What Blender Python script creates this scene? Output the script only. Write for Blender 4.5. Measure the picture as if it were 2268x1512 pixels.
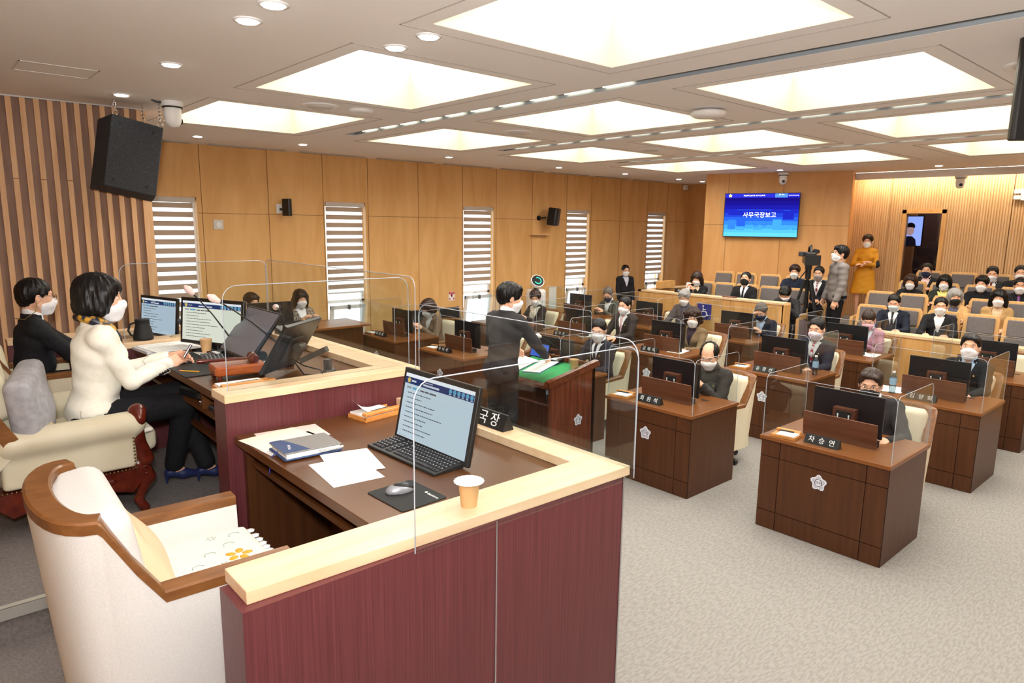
import bpy, bmesh, math, random
import numpy as np
from mathutils import Vector, Matrix
for o in list(bpy.data.objects): bpy.data.objects.remove(o)
SC = bpy.context.scene
COL = SC.collection
PI = math.pi
# ---------------------------------------------------------------- camera
CAM_H = 2.4
yw, pt, rl, FPX = math.radians(48.248), math.radians(9.786), math.radians(0.706), 1507.4
cd = bpy.data.cameras.new('camera'); cam = bpy.data.objects.new('camera', cd); COL.objects.link(cam)
fw = Vector((math.cos(yw)*math.cos(pt), math.sin(yw)*math.cos(pt), -math.sin(pt)))
rt = Vector((math.sin(yw), -math.cos(yw), 0)); up = rt.cross(fw)
r2 = rt*math.cos(rl)+up*math.sin(rl); u2 = up*math.cos(rl)-rt*math.sin(rl)
M = Matrix((r2, u2, -fw)).transposed().to_4x4(); M.translation = (0, 0, CAM_H)
cam.matrix_world = M
cd.sensor_width = 36; cd.lens = FPX*36/2268; cd.clip_start = .05; cd.clip_end = 200
SC.camera = cam
SC.view_settings.view_transform = 'Standard'; SC.view_settings.look = 'None'
SC.view_settings.exposure = 0.9; SC.view_settings.gamma = 1; SC.view_settings.use_curve_mapping = False
SC.cycles.transparent_max_bounces = 48; SC.cycles.max_bounces = 8; SC.cycles.sample_clamp_indirect = 6
SC.cycles.caustics_reflective = False; SC.cycles.caustics_refractive = False
# ---------------------------------------------------------------- daylight
w = bpy.data.worlds.new('daylight'); SC.world = w; w.use_nodes = True
w.node_tree.nodes['Background'].inputs[0].default_value = (.93, .97, 1, 1)
w.node_tree.nodes['Background'].inputs[1].default_value = 1.6
# camera flash on the photographer's camera
ld = bpy.data.lights.new('flash', 'AREA'); ld.energy = 33; ld.size = .12; ld.color = (1, .98, .95)
fl = bpy.data.objects.new('flash', ld); COL.objects.link(fl)
fl.location = (-.02, -.02, CAM_H+.22); fl.rotation_euler = cam.matrix_world.to_euler()
# the flash head bounced off the ceiling
ld2 = bpy.data.lights.new('flash_bounce', 'SPOT'); ld2.energy = 230; ld2.spot_size = math.radians(150); ld2.spot_blend = .6; ld2.shadow_soft_size = .08; ld2.color = (1, .98, .96)
fl2 = bpy.data.objects.new('flash_bounce', ld2); COL.objects.link(fl2); fl2.location = (-.1, -.12, CAM_H+.3); fl2.rotation_euler = Vector((.62, .66, .75)).to_track_quat('-Z', 'Y').to_euler()
COFFER_E = 4.8; SLOT_E = 2.6; DOWN_E = 10
# ---------------------------------------------------------------- materials
def lin(c):
    return tuple(((v/255)/12.92 if v/255 <= .04045 else ((v/255+.055)/1.055)**2.4) for v in c)+(1,)
MATS = {}
def mat(name, col, rough=.5, metal=0, spec=.5, emit=0, sheen=0):
    if name in MATS: return MATS[name]
    m = bpy.data.materials.new(name); m.use_nodes = True; b = m.node_tree.nodes['Principled BSDF']
    b.inputs['Base Color'].default_value = lin(col); b.inputs['Roughness'].default_value = rough
    b.inputs['Metallic'].default_value = metal; b.inputs['Specular IOR Level'].default_value = spec
    if emit: b.inputs['Emission Color'].default_value = lin(col); b.inputs['Emission Strength'].default_value = emit
    MATS[name] = m; return m
def patt(name, c1, c2, scale=(1, 1, 1), nscale=5, detail=4, rough=.5, spec=.5, bump=0, ramp=(.35, .65), kind='noise', dist=0, coord='Object'):
    if name in MATS: return MATS[name]
    m = mat(name, c1, rough, 0, spec); nt = m.node_tree; b = nt.nodes['Principled BSDF']
    tc = nt.nodes.new('ShaderNodeTexCoord'); mp = nt.nodes.new('ShaderNodeMapping'); mp.inputs['Scale'].default_value = scale
    nt.links.new(tc.outputs[coord], mp.inputs[0])
    if kind == 'noise':
        t = nt.nodes.new('ShaderNodeTexNoise'); t.inputs['Scale'].default_value = nscale; t.inputs['Detail'].default_value = detail
        t.inputs['Distortion'].default_value = dist; out = t.outputs[0]
    elif kind == 'voronoi':
        t = nt.nodes.new('ShaderNodeTexVoronoi'); t.inputs['Scale'].default_value = nscale; out = t.outputs[0]
    else:
        t = nt.nodes.new('ShaderNodeTexWave'); t.inputs['Scale'].default_value = nscale; t.inputs['Distortion'].default_value = dist
        t.inputs['Detail'].default_value = detail; out = t.outputs[1]
    nt.links.new(mp.outputs[0], t.inputs['Vector'])
    cr = nt.nodes.new('ShaderNodeValToRGB'); cr.color_ramp.elements[0].position = ramp[0]; cr.color_ramp.elements[1].position = ramp[1]
    cr.color_ramp.elements[0].color = lin(c1); cr.color_ramp.elements[1].color = lin(c2)
    nt.links.new(out, cr.inputs[0]); nt.links.new(cr.outputs[0], b.inputs['Base Color'])
    if bump:
        bp = nt.nodes.new('ShaderNodeBump'); bp.inputs['Strength'].default_value = bump; bp.inputs['Distance'].default_value = .01
        nt.links.new(out, bp.inputs['Height']); nt.links.new(bp.outputs[0], b.inputs['Normal'])
    return m
def emis(name, col, s):
    if name in MATS: return MATS[name]
    m = bpy.data.materials.new(name); m.use_nodes = True; nt = m.node_tree; nt.nodes.clear()
    e = nt.nodes.new('ShaderNodeEmission'); e.inputs[0].default_value = lin(col); e.inputs[1].default_value = s
    o = nt.nodes.new('ShaderNodeOutputMaterial'); nt.links.new(e.outputs[0], o.inputs[0]); MATS[name] = m; return m
def clear(name, tint=(250, 252, 252), refl=.05, rough=0, mul=1.0):
    if name in MATS: return MATS[name]
    m = bpy.data.materials.new(name); m.use_nodes = True; nt = m.node_tree; nt.nodes.clear()
    tr = nt.nodes.new('ShaderNodeBsdfTransparent'); tr.inputs[0].default_value = lin(tint)
    gl = nt.nodes.new('ShaderNodeBsdfGlossy'); gl.inputs['Roughness'].default_value = rough
    lw = nt.nodes.new('ShaderNodeLayerWeight'); lw.inputs[0].default_value = .5
    fr = nt.nodes.new('ShaderNodeMath'); fr.operation = 'POWER'; fr.inputs[1].default_value = 4; nt.links.new(lw.outputs['Facing'], fr.inputs[0])
    mm = nt.nodes.new('ShaderNodeMath'); mm.operation = 'MULTIPLY_ADD'; mm.inputs[1].default_value = .5*mul; mm.inputs[2].default_value = .025*mul
    mx = nt.nodes.new('ShaderNodeMixShader'); o = nt.nodes.new('ShaderNodeOutputMaterial')
    nt.links.new(fr.outputs[0], mm.inputs[0]); nt.links.new(mm.outputs[0], mx.inputs[0]); nt.links.new(tr.outputs[0], mx.inputs[1]); nt.links.new(gl.outputs[0], mx.inputs[2])
    nt.links.new(mx.outputs[0], o.inputs[0]); MATS[name] = m; return m
def sheer(name, col, trans, transp):
    m = bpy.data.materials.new(name); m.use_nodes = True; nt = m.node_tree; nt.nodes.clear()
    d = nt.nodes.new('ShaderNodeBsdfDiffuse'); t = nt.nodes.new('ShaderNodeBsdfTranslucent'); p = nt.nodes.new('ShaderNodeBsdfTransparent')
    for n_ in (d, t): n_.inputs[0].default_value = lin(col)
    a = nt.nodes.new('ShaderNodeMixShader'); a.inputs[0].default_value = trans
    b = nt.nodes.new('ShaderNodeMixShader'); b.inputs[0].default_value = transp
    o = nt.nodes.new('ShaderNodeOutputMaterial')
    nt.links.new(d.outputs[0], a.inputs[1]); nt.links.new(t.outputs[0], a.inputs[2]); nt.links.new(a.outputs[0], b.inputs[1]); nt.links.new(p.outputs[0], b.inputs[2])
    nt.links.new(b.outputs[0], o.inputs[0]); MATS[name] = m; return m
WALLW = patt('birch_panel', (218, 168, 106), (230, 184, 124), (1.2, 1.2, .22), 3.2, 6, .42, .35, dist=1.2)
WALLD = patt('birch_panel_dark', (210, 156, 96), (220, 168, 110), (1.2, 1.2, .22), 3.2, 6, .42, .35, dist=1.2)
RIBW = patt('ribbed_wood', (196, 156, 108), (208, 170, 124), (3, 3, .4), 4, 4, .5)
SLATD = patt('slat_back', (128, 96, 76), (148, 116, 96), (4, 4, .5), 4, 5, .6)
SLATL = patt('slat_light', (206, 158, 112), (220, 176, 132), (6, 6, .5), 5, 4, .55)
SEAM = mat('dark_seam', (120, 78, 38), .8)
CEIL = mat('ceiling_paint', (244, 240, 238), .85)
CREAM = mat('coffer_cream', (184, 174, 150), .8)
DARKW = patt('walnut_desk', (66, 35, 16), (87, 50, 25), (10, 10, .6), 3, 5, .4, .35, ramp=(.2, .8))
DARKT = patt('walnut_top', (114, 66, 28), (130, 78, 36), (10, .6, 10), 3, 5, .3, .4, ramp=(.2, .8))
PODT = patt('podium_top', (84, 48, 20), (98, 58, 27), (8, 1.2, 8), 2, 5, .3, .4, ramp=(.15, .85))
MAROON = patt('maroon_laminate', (86, 38, 42), (104, 51, 54), (60, 60, .7), 3, 4, .4, .5)
MAPLE = patt('maple_cap', (222, 188, 148), (234, 204, 168), (1, 6, 6), 2.5, 5, .35, .5, dist=.5)
TANW = patt('gallery_wood', (206, 156, 92), (220, 172, 110), (5, 5, .7), 3, 5, .4)
REDW = patt('lectern_wood', (84, 36, 20), (112, 54, 32), (10, 10, .8), 3, 5, .25)
CARVE = patt('carved_wood', (72, 20, 12), (98, 34, 20), (3, 3, 3), 6, 4, .22)
ARMW = patt('arm_wood', (112, 70, 35), (132, 86, 46), (3, 10, 10), 3, 5, .3)
ORNG = patt('orange_wood', (206, 132, 62), (222, 154, 84), (3, 12, 12), 3, 4, .35)
GAVW = patt('gavel_wood', (150, 72, 34), (176, 92, 46), (3, 12, 12), 3, 4, .25)
FABRIC = patt('cream_fabric', (212, 210, 207), (219, 217, 214), (1, 1, 1), 200, 2, .9, .2, bump=.06)
LEATH = mat('ivory_leather', (226, 214, 186), .5)
LEATHG = patt('grey_ivory_leather', (200, 190, 164), (210, 202, 178), (1, 1, 1), 4, 2, .42, .4)
GREYC = patt('grey_seat_fabric', (104, 98, 98), (120, 114, 114), (1, 1, 1), 120, 2, .9, .2)
BLACK = mat('black_plastic', (22, 22, 25), .35); BLACKM = mat('black_matte', (18, 18, 19), .7)
DGREY = mat('dark_grey_plastic', (52, 52, 56), .45)
WHITE = mat('white_plastic', (236, 236, 236), .4); PAPER = mat('paper', (246, 246, 244), .8)
STEEL = mat('steel', (200, 200, 205), .25, 1); CHROME = mat('chrome', (220, 220, 225), .12, 1)
ACRY = clear('clear_acrylic', mul=.85); EDGE = mat('acrylic_edge', (168, 174, 184), .2, 0, .8)
WGLASS = clear('window_glass', mul=1)
INK = mat('ink', (60, 60, 70), .8); WTXT = mat('white_letter', (245, 245, 245), .5)
CARPET = patt('carpet', (138, 134, 130), (151, 147, 143), (1, 3.4, 1), 22, 4, .95, .1, bump=.1, ramp=(.42, .58))
CARPG = patt('podium_carpet', (116, 111, 110), (132, 127, 124), (1, 1, 1), 90, 3, .95, .1)
# ---------------------------------------------------------------- object helpers
def tag(o, label=None, cat=None, group=None, kind=None):
    if label: o['label'] = label
    if cat: o['category'] = cat
    if group: o['group'] = group
    if kind: o['kind'] = kind
    return o
def empty(name, label, cat, loc=(0, 0, 0), rz=0, group=None, s=1):
    o = bpy.data.objects.new(name, None); COL.objects.link(o); o.empty_display_size = .1
    o.location = loc; o.rotation_euler = (0, 0, rz); o.scale = (s, s, s)
    return tag(o, label, cat, group)
def rx(a): c, s = math.cos(a), math.sin(a); return np.array([[1, 0, 0], [0, c, -s], [0, s, c]])
def ry(a): c, s = math.cos(a), math.sin(a); return np.array([[c, 0, s], [0, 1, 0], [-s, 0, c]])
def rz_(a): c, s = math.cos(a), math.sin(a); return np.array([[c, -s, 0], [s, c, 0], [0, 0, 1]])
I3 = np.eye(3)
class MB:
    def __init__(s): s.v = []; s.f = []; s.m = []; s.sm = []
    def add(s, vs, fs, m=0, smooth=False):
        b = len(s.v); s.v += [tuple(map(float, p)) for p in vs]; s.f += [tuple(b+i for i in f) for f in fs]
        s.m += [m]*len(fs); s.sm += [smooth]*len(fs); return s
    def box(s, c, d, R=I3, m=0, taper=1):
        P = []
        for k in (-1, 1):
            t = taper if k > 0 else 1
            for i, j in ((-1, -1), (1, -1), (1, 1), (-1, 1)):
                P.append(np.array(c)+R@np.array([i*d[0]/2*t, j*d[1]/2*t, k*d[2]/2]))
        return s.add(P, [(0, 3, 2, 1), (4, 5, 6, 7), (0, 1, 5, 4), (1, 2, 6, 5), (2, 3, 7, 6), (3, 0, 4, 7)], m)
    def bb(s, x0, x1, y0, y1, z0, z1, m=0):
        return s.box(((x0+x1)/2, (y0+y1)/2, (z0+z1)/2), (x1-x0, y1-y0, z1-z0), m=m)
    def cbox(s, c, d, ch, R=I3, m=0):      # box with rounded vertical corners and chamfered rims
        hx, hy, hz = d[0]/2, d[1]/2, d[2]/2; ch = min(ch, hx*.95, hy*.95); e = min(ch*.4, hz*.6)
        def ring(z, ins):
            L = []
            for q, (sx, sy) in enumerate(((1, 1), (-1, 1), (-1, -1), (1, -1))):
                for k in range(4):
                    a = q*PI/2+k*PI/6; r = ch-ins if ch > ins else 0
                    L.append((sx*(hx-ch)+r*math.cos(a), sy*(hy-ch)+r*math.sin(a), z))
            return L
        rings = [ring(-hz, e), ring(-hz+e, 0), ring(hz-e, 0), ring(hz, e)]
        P = [np.array(c)+R@np.array(p) for r in rings for p in r]; n = 16; F = []
        for a in range(3):
            for i in range(n): F.append((a*n+i, a*n+(i+1) % n, (a+1)*n+(i+1) % n, (a+1)*n+i))
        F.append(tuple(range(n-1, -1, -1))); F.append(tuple(range(3*n, 4*n)))
        return s.add(P, F, m)
    def cyl(s, a, b, r0, r1=None, n=16, m=0, caps=True, smooth=True):
        r1 = r0 if r1 is None else r1; a = Vector(a); b = Vector(b); d = (b-a).normalized()
        u = d.orthogonal().normalized(); v = d.cross(u); P = []
        for c, r in ((a, r0), (b, r1)):
            for i in range(n): t = 2*PI*i/n; P.append(c+u*(r*math.cos(t))+v*(r*math.sin(t)))
        s.add(P, [(i, (i+1) % n, n+(i+1) % n, n+i) for i in range(n)], m, smooth)
        if caps:
            s.add(P[:n], [tuple(range(n-1, -1, -1))], m); s.add(P[n:], [tuple(range(n))], m)
        return s
    def tube(s, pts, r, n=8, m=0, closed=False, sq=None):
        pts = [Vector(p) for p in pts]; N = len(pts); P = []; u = None
        rr = r if isinstance(r, (list, tuple)) else [r]*N
        for i, p in enumerate(pts):
            a = pts[i-1] if (i > 0 or closed) else p; b = pts[(i+1) % N] if (i < N-1 or closed) else p
            d = (b-a).normalized()
            if u is None: u = d.orthogonal().normalized()
            u = (u-d*u.dot(d)).normalized(); v = d.cross(u)
            for k in range(n): t = 2*PI*k/n; P.append(p+u*(rr[i]*math.cos(t))+v*(rr[i]*math.sin(t)))
        F = []
        for i in range(N if closed else N-1):
            for k in range(n): F.append((i*n+k, i*n+(k+1) % n, ((i+1) % N)*n+(k+1) % n, ((i+1) % N)*n+k))
        s.add(P, F, m, True)
        if not closed: s.add(P[:n], [tuple(range(n-1, -1, -1))], m); s.add(P[-n:], [tuple(range(n))], m)
        return s
    def lathe(s, prof, c=(0, 0, 0), n=20, R=I3, m=0):
        P = []; F = []; K = len(prof)
        for r, z in prof:
            for i in range(n): t = 2*PI*i/n; P.append(np.array(c)+R@np.array([r*math.cos(t), r*math.sin(t), z]))
        for k in range(K-1):
            for i in range(n): F.append((k*n+i, k*n+(i+1) % n, (k+1)*n+(i+1) % n, (k+1)*n+i))
        s.add(P, F, m, True); s.add(P[:n], [tuple(range(n-1, -1, -1))], m); s.add(P[-n:], [tuple(range(n))], m); return s
    def ball(s, c, r, R=I3, n=12, m=0):
        r = (r, r, r) if not hasattr(r, '__len__') else r; P = []; F = []
        for j in range(n//2+1):
            ph = PI*j/(n//2)
            for i in range(n):
                t = 2*PI*i/n; P.append(np.array(c)+R@np.array([r[0]*math.sin(ph)*math.cos(t), r[1]*math.sin(ph)*math.sin(t), r[2]*math.cos(ph)]))
        for j in range(n//2):
            for i in range(n): F.append((j*n+i, (j+1)*n+i, (j+1)*n+(i+1) % n, j*n+(i+1) % n))
        return s.add(P, F, m, True)
    def prism(s, poly, o, u, v, w, m=0):    # polygon (a,b) -> o+a*u+b*v, extruded by w
        o, u, v, w = map(np.array, (o, u, v, w)); A = [o+a*u+b*v for a, b in poly]; B = [p+w for p in A]; n = len(poly)
        s.add(A+B, [tuple(range(n-1, -1, -1)), tuple(range(n, 2*n))]+[(i, (i+1) % n, n+(i+1) % n, n+i) for i in range(n)], m); return s
    def build(s, name, mats, parent=None, loc=None, bev=0, smooth=None, fix=True):
        me = bpy.data.meshes.new(name); me.from_pydata(s.v, [], s.f)
        mats = mats if isinstance(mats, (list, tuple)) else [mats]
        for m_ in mats: me.materials.append(m_)
        me.polygons.foreach_set('material_index', s.m)
        me.polygons.foreach_set('use_smooth', [smooth if smooth is not None else q for q in s.sm])
        if fix:
            bm = bmesh.new(); bm.from_mesh(me); bmesh.ops.recalc_face_normals(bm, faces=bm.faces); bm.to_mesh(me); bm.free()
        o = bpy.data.objects.new(name, me); COL.objects.link(o)
        if loc: o.location = loc
        if parent: o.parent = parent
        if bev:
            b = o.modifiers.new('bevel', 'BEVEL'); b.width = bev; b.segments = 2; b.limit_method = 'ANGLE'
        return o
def copy_tree(o, parent=None):
    c = o.copy(); COL.objects.link(c); c.parent = parent
    for ch in o.children: copy_tree(ch, c)
    return c
def struct(name, mb, m, bev=0): return tag(mb.build(name, m, bev=bev), kind='structure')
def text(body, size, m, parent, o, xd, yd, ext=.001, name='lettering', align='CENTER'):
    cu = bpy.data.curves.new('t', 'FONT'); cu.body = body; cu.size = size; cu.align_x = align; cu.align_y = 'CENTER'; cu.extrude = ext; cu.resolution_u = 2
    ob = bpy.data.objects.new('t', cu); COL.objects.link(ob)
    bpy.context.view_layer.update()
    me = bpy.data.meshes.new_from_object(ob.evaluated_get(bpy.context.evaluated_depsgraph_get())); bpy.data.objects.remove(ob)
    xd = Vector(xd).normalized(); yd = Vector(yd).normalized(); zd = xd.cross(yd)
    T = Matrix((xd, yd, zd)).transposed().to_4x4(); T.translation = o
    me.transform(T); me.materials.clear(); me.materials.append(m); me.name = name
    r = bpy.data.objects.new(name, me); COL.objects.link(r); r.parent = parent; return r
# ---------------------------------------------------------------- implicit surfaces for organic shapes
CORN = [(i, j, k) for i in (0, 1) for j in (0, 1) for k in (0, 1)]
EDG = [(a, b) for a in range(8) for b in range(a+1, 8) if sum(abs(CORN[a][q]-CORN[b][q]) for q in range(3)) == 1]
class Fld:
    def __init__(s, lo, hi, h):
        s.h = h; s.lo = np.array(lo, float); n = np.ceil((np.array(hi)-s.lo)/h).astype(int)+1
        s.ax = [(s.lo[i]+h*np.arange(n[i])).astype(np.float32) for i in range(3)]; s.F = np.full(n, 1., np.float32)
    def blk(s, lo, hi):
        sl = []
        for i in range(3):
            a = int(max(0, math.floor((lo[i]-s.lo[i])/s.h))); b = int(min(len(s.ax[i]), math.ceil((hi[i]-s.lo[i])/s.h)+1))
            if b <= a: return None
            sl.append(slice(a, b))
        return tuple(sl), s.ax[0][sl[0]][:, None, None], s.ax[1][sl[1]][None, :, None], s.ax[2][sl[2]][None, None, :]
    def put(s, sl, d, k, mode):
        a = s.F[sl]
        if mode == 'sub':
            d = -d; h = np.clip(.5-.5*(a-d)/k, 0, 1); s.F[sl] = a+(d-a)*h+k*h*(1-h)
        else:
            h = np.clip(.5+.5*(a-d)/k, 0, 1); s.F[sl] = a+(d-a)*h-k*h*(1-h)
    def cap(s, a, b, ra, rb=None, k=.02, mode='add'):
        rb = ra if rb is None else rb; a = np.array(a, float); b = np.array(b, float); m = max(ra, rb)+k+.035
        q = s.blk(np.minimum(a, b)-m, np.maximum(a, b)+m)
        if q is None: return s
        sl, X, Y, Z = q; ba = b-a; L = max(float(ba@ba), 1e-9)
        x, y, z = X-a[0], Y-a[1], Z-a[2]; t = np.clip((x*ba[0]+y*ba[1]+z*ba[2])/L, 0, 1)
        d = np.sqrt((x-t*ba[0])**2+(y-t*ba[1])**2+(z-t*ba[2])**2)-(ra+(rb-ra)*t); s.put(sl, d, k, mode); return s
    def ell(s, c, r, R=I3, k=.02, mode='add'):
        c = np.array(c, float); m = max(r)+k+.035; q = s.blk(c-m, c+m)
        if q is None: return s
        sl, X, Y, Z = q; x, y, z = X-c[0], Y-c[1], Z-c[2]; p = [R[0][i]*x+R[1][i]*y+R[2][i]*z for i in range(3)]
        k0 = np.sqrt(sum((p[i]/r[i])**2 for i in range(3))); k1 = np.sqrt(sum((p[i]/r[i]**2)**2 for i in range(3)))
        s.put(sl, k0*(k0-1)/np.maximum(k1, 1e-6), k, mode); return s
    def box(s, c, hd, rad, R=I3, k=.02, mode='add'):
        c = np.array(c, float); m = float(np.linalg.norm(hd))+k+.035; q = s.blk(c-m, c+m)
        if q is None: return s
        sl, X, Y, Z = q; x, y, z = X-c[0], Y-c[1], Z-c[2]; p = [np.abs(R[0][i]*x+R[1][i]*y+R[2][i]*z)-(hd[i]-rad) for i in range(3)]
        d = np.sqrt(sum(np.maximum(v, 0)**2 for v in p))+np.minimum(np.maximum(np.maximum(p[0], p[1]), p[2]), 0)-rad
        s.put(sl, d, k, mode); return s
    def grid(s): return s.ax[0][:, None, None], s.ax[1][None, :, None], s.ax[2][None, None, :]
    def mesh(s, F=None):
        F = s.F if F is None else F
        F = F.copy()
        for a in range(3):
            sl = [slice(None)]*3; sl[a] = 0; F[tuple(sl)] = 1; sl[a] = -1; F[tuple(sl)] = 1
        n = F.shape; C = [F[i:n[0]-1+i, j:n[1]-1+j, k:n[2]-1+k] for i, j, k in CORN]
        cnt = sum((c < 0).astype(np.int8) for c in C); act = (cnt > 0) & (cnt < 8)
        ii = np.argwhere(act)
        if len(ii) == 0: return None
        idx = np.full(act.shape, -1, np.int64); idx[act] = np.arange(len(ii))
        V = np.stack([c[act] for c in C], 1); acc = np.zeros((len(ii), 3)); w_ = np.zeros(len(ii)); cc = np.array(CORN, float)
        for a, b in EDG:
            sd = (V[:, a] < 0) != (V[:, b] < 0); t = np.where(sd, V[:, a]/np.where(sd, V[:, a]-V[:, b], 1), 0)[:, None]
            acc += np.where(sd[:, None], cc[a]+t*(cc[b]-cc[a]), 0); w_ += sd
        v = s.lo+s.h*(ii+acc/w_[:, None]); FS = []
        for a in range(3):
            b, c = (a+1) % 3, (a+2) % 3; sa = [slice(None)]*3; sb = [slice(None)]*3; sa[a] = slice(0, -1); sb[a] = slice(1, None)
            for q in (b, c): sa[q] = slice(1, -1); sb[q] = slice(1, -1)
            A = F[tuple(sa)] < 0; B = F[tuple(sb)] < 0; e = np.argwhere(A != B)
            if len(e) == 0: continue
            fl_ = A[tuple(e.T)]; e = e.copy(); e[:, b] += 1; e[:, c] += 1
            def cell(db, dc): g = e.copy(); g[:, b] -= db; g[:, c] -= dc; return idx[tuple(g.T)]
            Q = np.stack([cell(1, 1), cell(0, 1), cell(0, 0), cell(1, 0)], 1); Q[~fl_] = Q[~fl_][:, ::-1]; FS.append(Q)
        f = np.concatenate(FS) if FS else np.zeros((0, 4), int)
        f = f[(f >= 0).all(1)]
        return v, f
def smesh(name, parts, m, parent=None):
    V = []; Fc = []; b = 0
    for p in parts:
        if p is None: continue
        V.append(p[0]); Fc.append(p[1]+b); b += len(p[0])
    if not V: return None
    V = np.concatenate(V); Fc = np.concatenate(Fc); me = bpy.data.meshes.new(name)
    me.vertices.add(len(V)); me.vertices.foreach_set('co', V.astype(np.float32).ravel())
    me.loops.add(len(Fc)*4); me.loops.foreach_set('vertex_index', Fc.astype(np.int32).ravel())
    me.polygons.add(len(Fc)); me.polygons.foreach_set('loop_start', np.arange(0, len(Fc)*4, 4, dtype=np.int32))
    me.polygons.foreach_set('use_smooth', np.ones(len(Fc), bool)); me.update(calc_edges=True); me.validate()
    me.materials.append(m); o = bpy.data.objects.new(name, me); COL.objects.link(o)
    if parent: o.parent = parent
    return o
# ================================================================ ROOM
CZ = 3.45; X0, X1 = -1.7, 14.35; Y0, Y1 = -4.2, 10.35
struct('floor', MB().bb(X0-.1, 17, Y0-.1, Y1+.3, -.1, 0), CARPET)
m = MB(); m.bb(X0, 2.055, 1.705, 3.25, 0, .68); m.bb(X0, .555, Y0, 1.705, 0, .68); m.bb(X0, 2.06, 3.25, 5.05, 0, .84); m.bb(X0, 2.06, 5.05, 7.5, 0, .68)
struct('floor_podium', m, CARPG)
m = MB(); m.bb(X0, 1.05, 3.225, 3.262, .828, .848); m.bb(X0, 1.05, 3.222, 3.23, .80, .848)
struct('trim_1', m, mat('aluminium_nosing', (205, 205, 200), .35, .6))
struct('floor_lectern', MB().bb(3.2, 4.96, 4.1, 5.4, 0, .16), CARPET)
m = MB()
for (xa, za) in ((10.66, .2), (11.5, .35), (12.3, .5), (13.1, .65)): m.bb(xa, 14.4, Y0, 4.75, 0, za)
m.bb(10.66, 13.6, 4.75, 8.3, 0, .35); m.bb(11.6, 13.6, 4.75, 8.3, 0, .5)
m.bb(13.2, 14.4, 4.75, 5.9, 0, .65)
struct('floor_gallery', m, CARPET)
# ceiling with coffers and slots cut out
cof_x = [(2.25, 3.72), (4.72, 6.26), (7.2, 8.84), (9.87, 11.65)]
cof_y = [(-.9, .75), (1.6, 3.19), (3.97, 5.64), (6.48, 8.2)]
slots = [(4.17, 4.31), (6.6, 6.74), (9.22, 9.34)]
xs = sorted({X0-.1, 17., *[v for a in cof_x for v in a], *[v for a in slots for v in a]}); ys = sorted({Y0-.1, Y1+.2, 7.78, *[v for a in cof_y for v in a]})
m = MB()
for i in range(len(xs)-1):
    for j in range(len(ys)-1):
        xm, ym = (xs[i]+xs[i+1])/2, (ys[j]+ys[j+1])/2
        if any(a < xm < b for a, b in cof_x) and any(a < ym < b for a, b in cof_y): continue
        if any(a < xm < b for a, b in slots) and ym < 7.78: continue
        m.bb(xs[i], xs[i+1], ys[j], ys[j+1], CZ, CZ+.03)
m.bb(X0-.1, 17, Y0-.1, Y1+.3, CZ+1.0, CZ+1.05)
struct('ceiling', m, CEIL)
DIFF = emis('coffer_diffuser', (255, 250, 238), COFFER_E)
rown = ['nearest rostrum', 'second from rostrum', 'third from rostrum', 'farthest from rostrum']
coln = ['rightmost line', 'line over near desks', 'middle line', 'window-side line']
for i, (xa, xb) in enumerate(cof_x):
    for j, (ya, yb) in enumerate(cof_y):
        t = empty('ceiling_light', 'large square coffered ceiling light, %s, %s' % (rown[i], coln[j]), 'ceiling light', ((xa+xb)/2, (ya+yb)/2, CZ), 0, 'square coffered ceiling lights')
        hx, hy, dz, s_ = (xb-xa)/2-.003, (yb-ya)/2-.003, .34, .05
        m = MB()
        for sx, sy, ex, ey in ((1, 0, 0, 1), (-1, 0, 0, 1), (0, 1, 1, 0), (0, -1, 1, 0)):
            A = [(sx*hx-ex*hx, sy*hy-ey*hy, .002), (sx*hx+ex*hx, sy*hy+ey*hy, .002), (sx*(hx+.0)+ex*hx, sy*hy+ey*hy, dz), (sx*hx-ex*hx, sy*hy-ey*hy, dz)]
            o_ = (sx*.03, sy*.03, 0); m.add(A+[tuple(np.add(p, o_)) for p in A], [(0, 1, 2, 3), (7, 6, 5, 4), (0, 4, 5, 1), (1, 5, 6, 2), (2, 6, 7, 3), (3, 7, 4, 0)])
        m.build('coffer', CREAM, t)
        m = MB(); m.bb(-hx, hx, -hy, hy, dz, dz+.03); m.build('diffuser', DIFF, t)
        m = MB(); g = .13
        for a, b, c, d in ((-hx-g, hx+g, -hy-g, -hy-g+.006), (-hx-g, hx+g, hy+g-.006, hy+g), (-hx-g, -hx-g+.006, -hy-g, hy+g), (hx+g-.006, hx+g, -hy-g, hy+g)): m.bb(a, b, c, d, -.003, .002)
        m.build('frame_line', mat('hairline', (176, 166, 158), .8), t)
for i, (xa, xb) in enumerate(slots):
    t = empty('slot_light', 'long narrow recessed light slot running across the ceiling, %s' % ['nearest the rostrum', 'middle one of three', 'farthest from the rostrum'][i], 'ceiling light', ((xa+xb)/2, 2, CZ), 0, 'narrow ceiling light slots')
    h = (xb-xa)/2; m = MB(); ya, yb = Y0-1.9, 5.78; m.bb(-h+.001, -h+.004, ya, yb, .001, .06); m.bb(h-.004, h-.001, ya, yb, .001, .06); m.bb(-h, h, ya, yb, .05, .06); m.bb(-h, h, yb-.01, yb, 0, .06)
    m.build('channel', mat('slot_metal', (168, 176, 182), .35, .3), t)
    k = 0; y = yb-.25
    while y > ya:
        if not (i == 0 and k > 9): MB().cyl((h-.03, y-.27, .03), (h-.03, y, .03), .011, n=8).build('lamp_tube', emis('slot_lamp', (255, 244, 214), SLOT_E), t)
        y -= .42; k += 1
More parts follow.
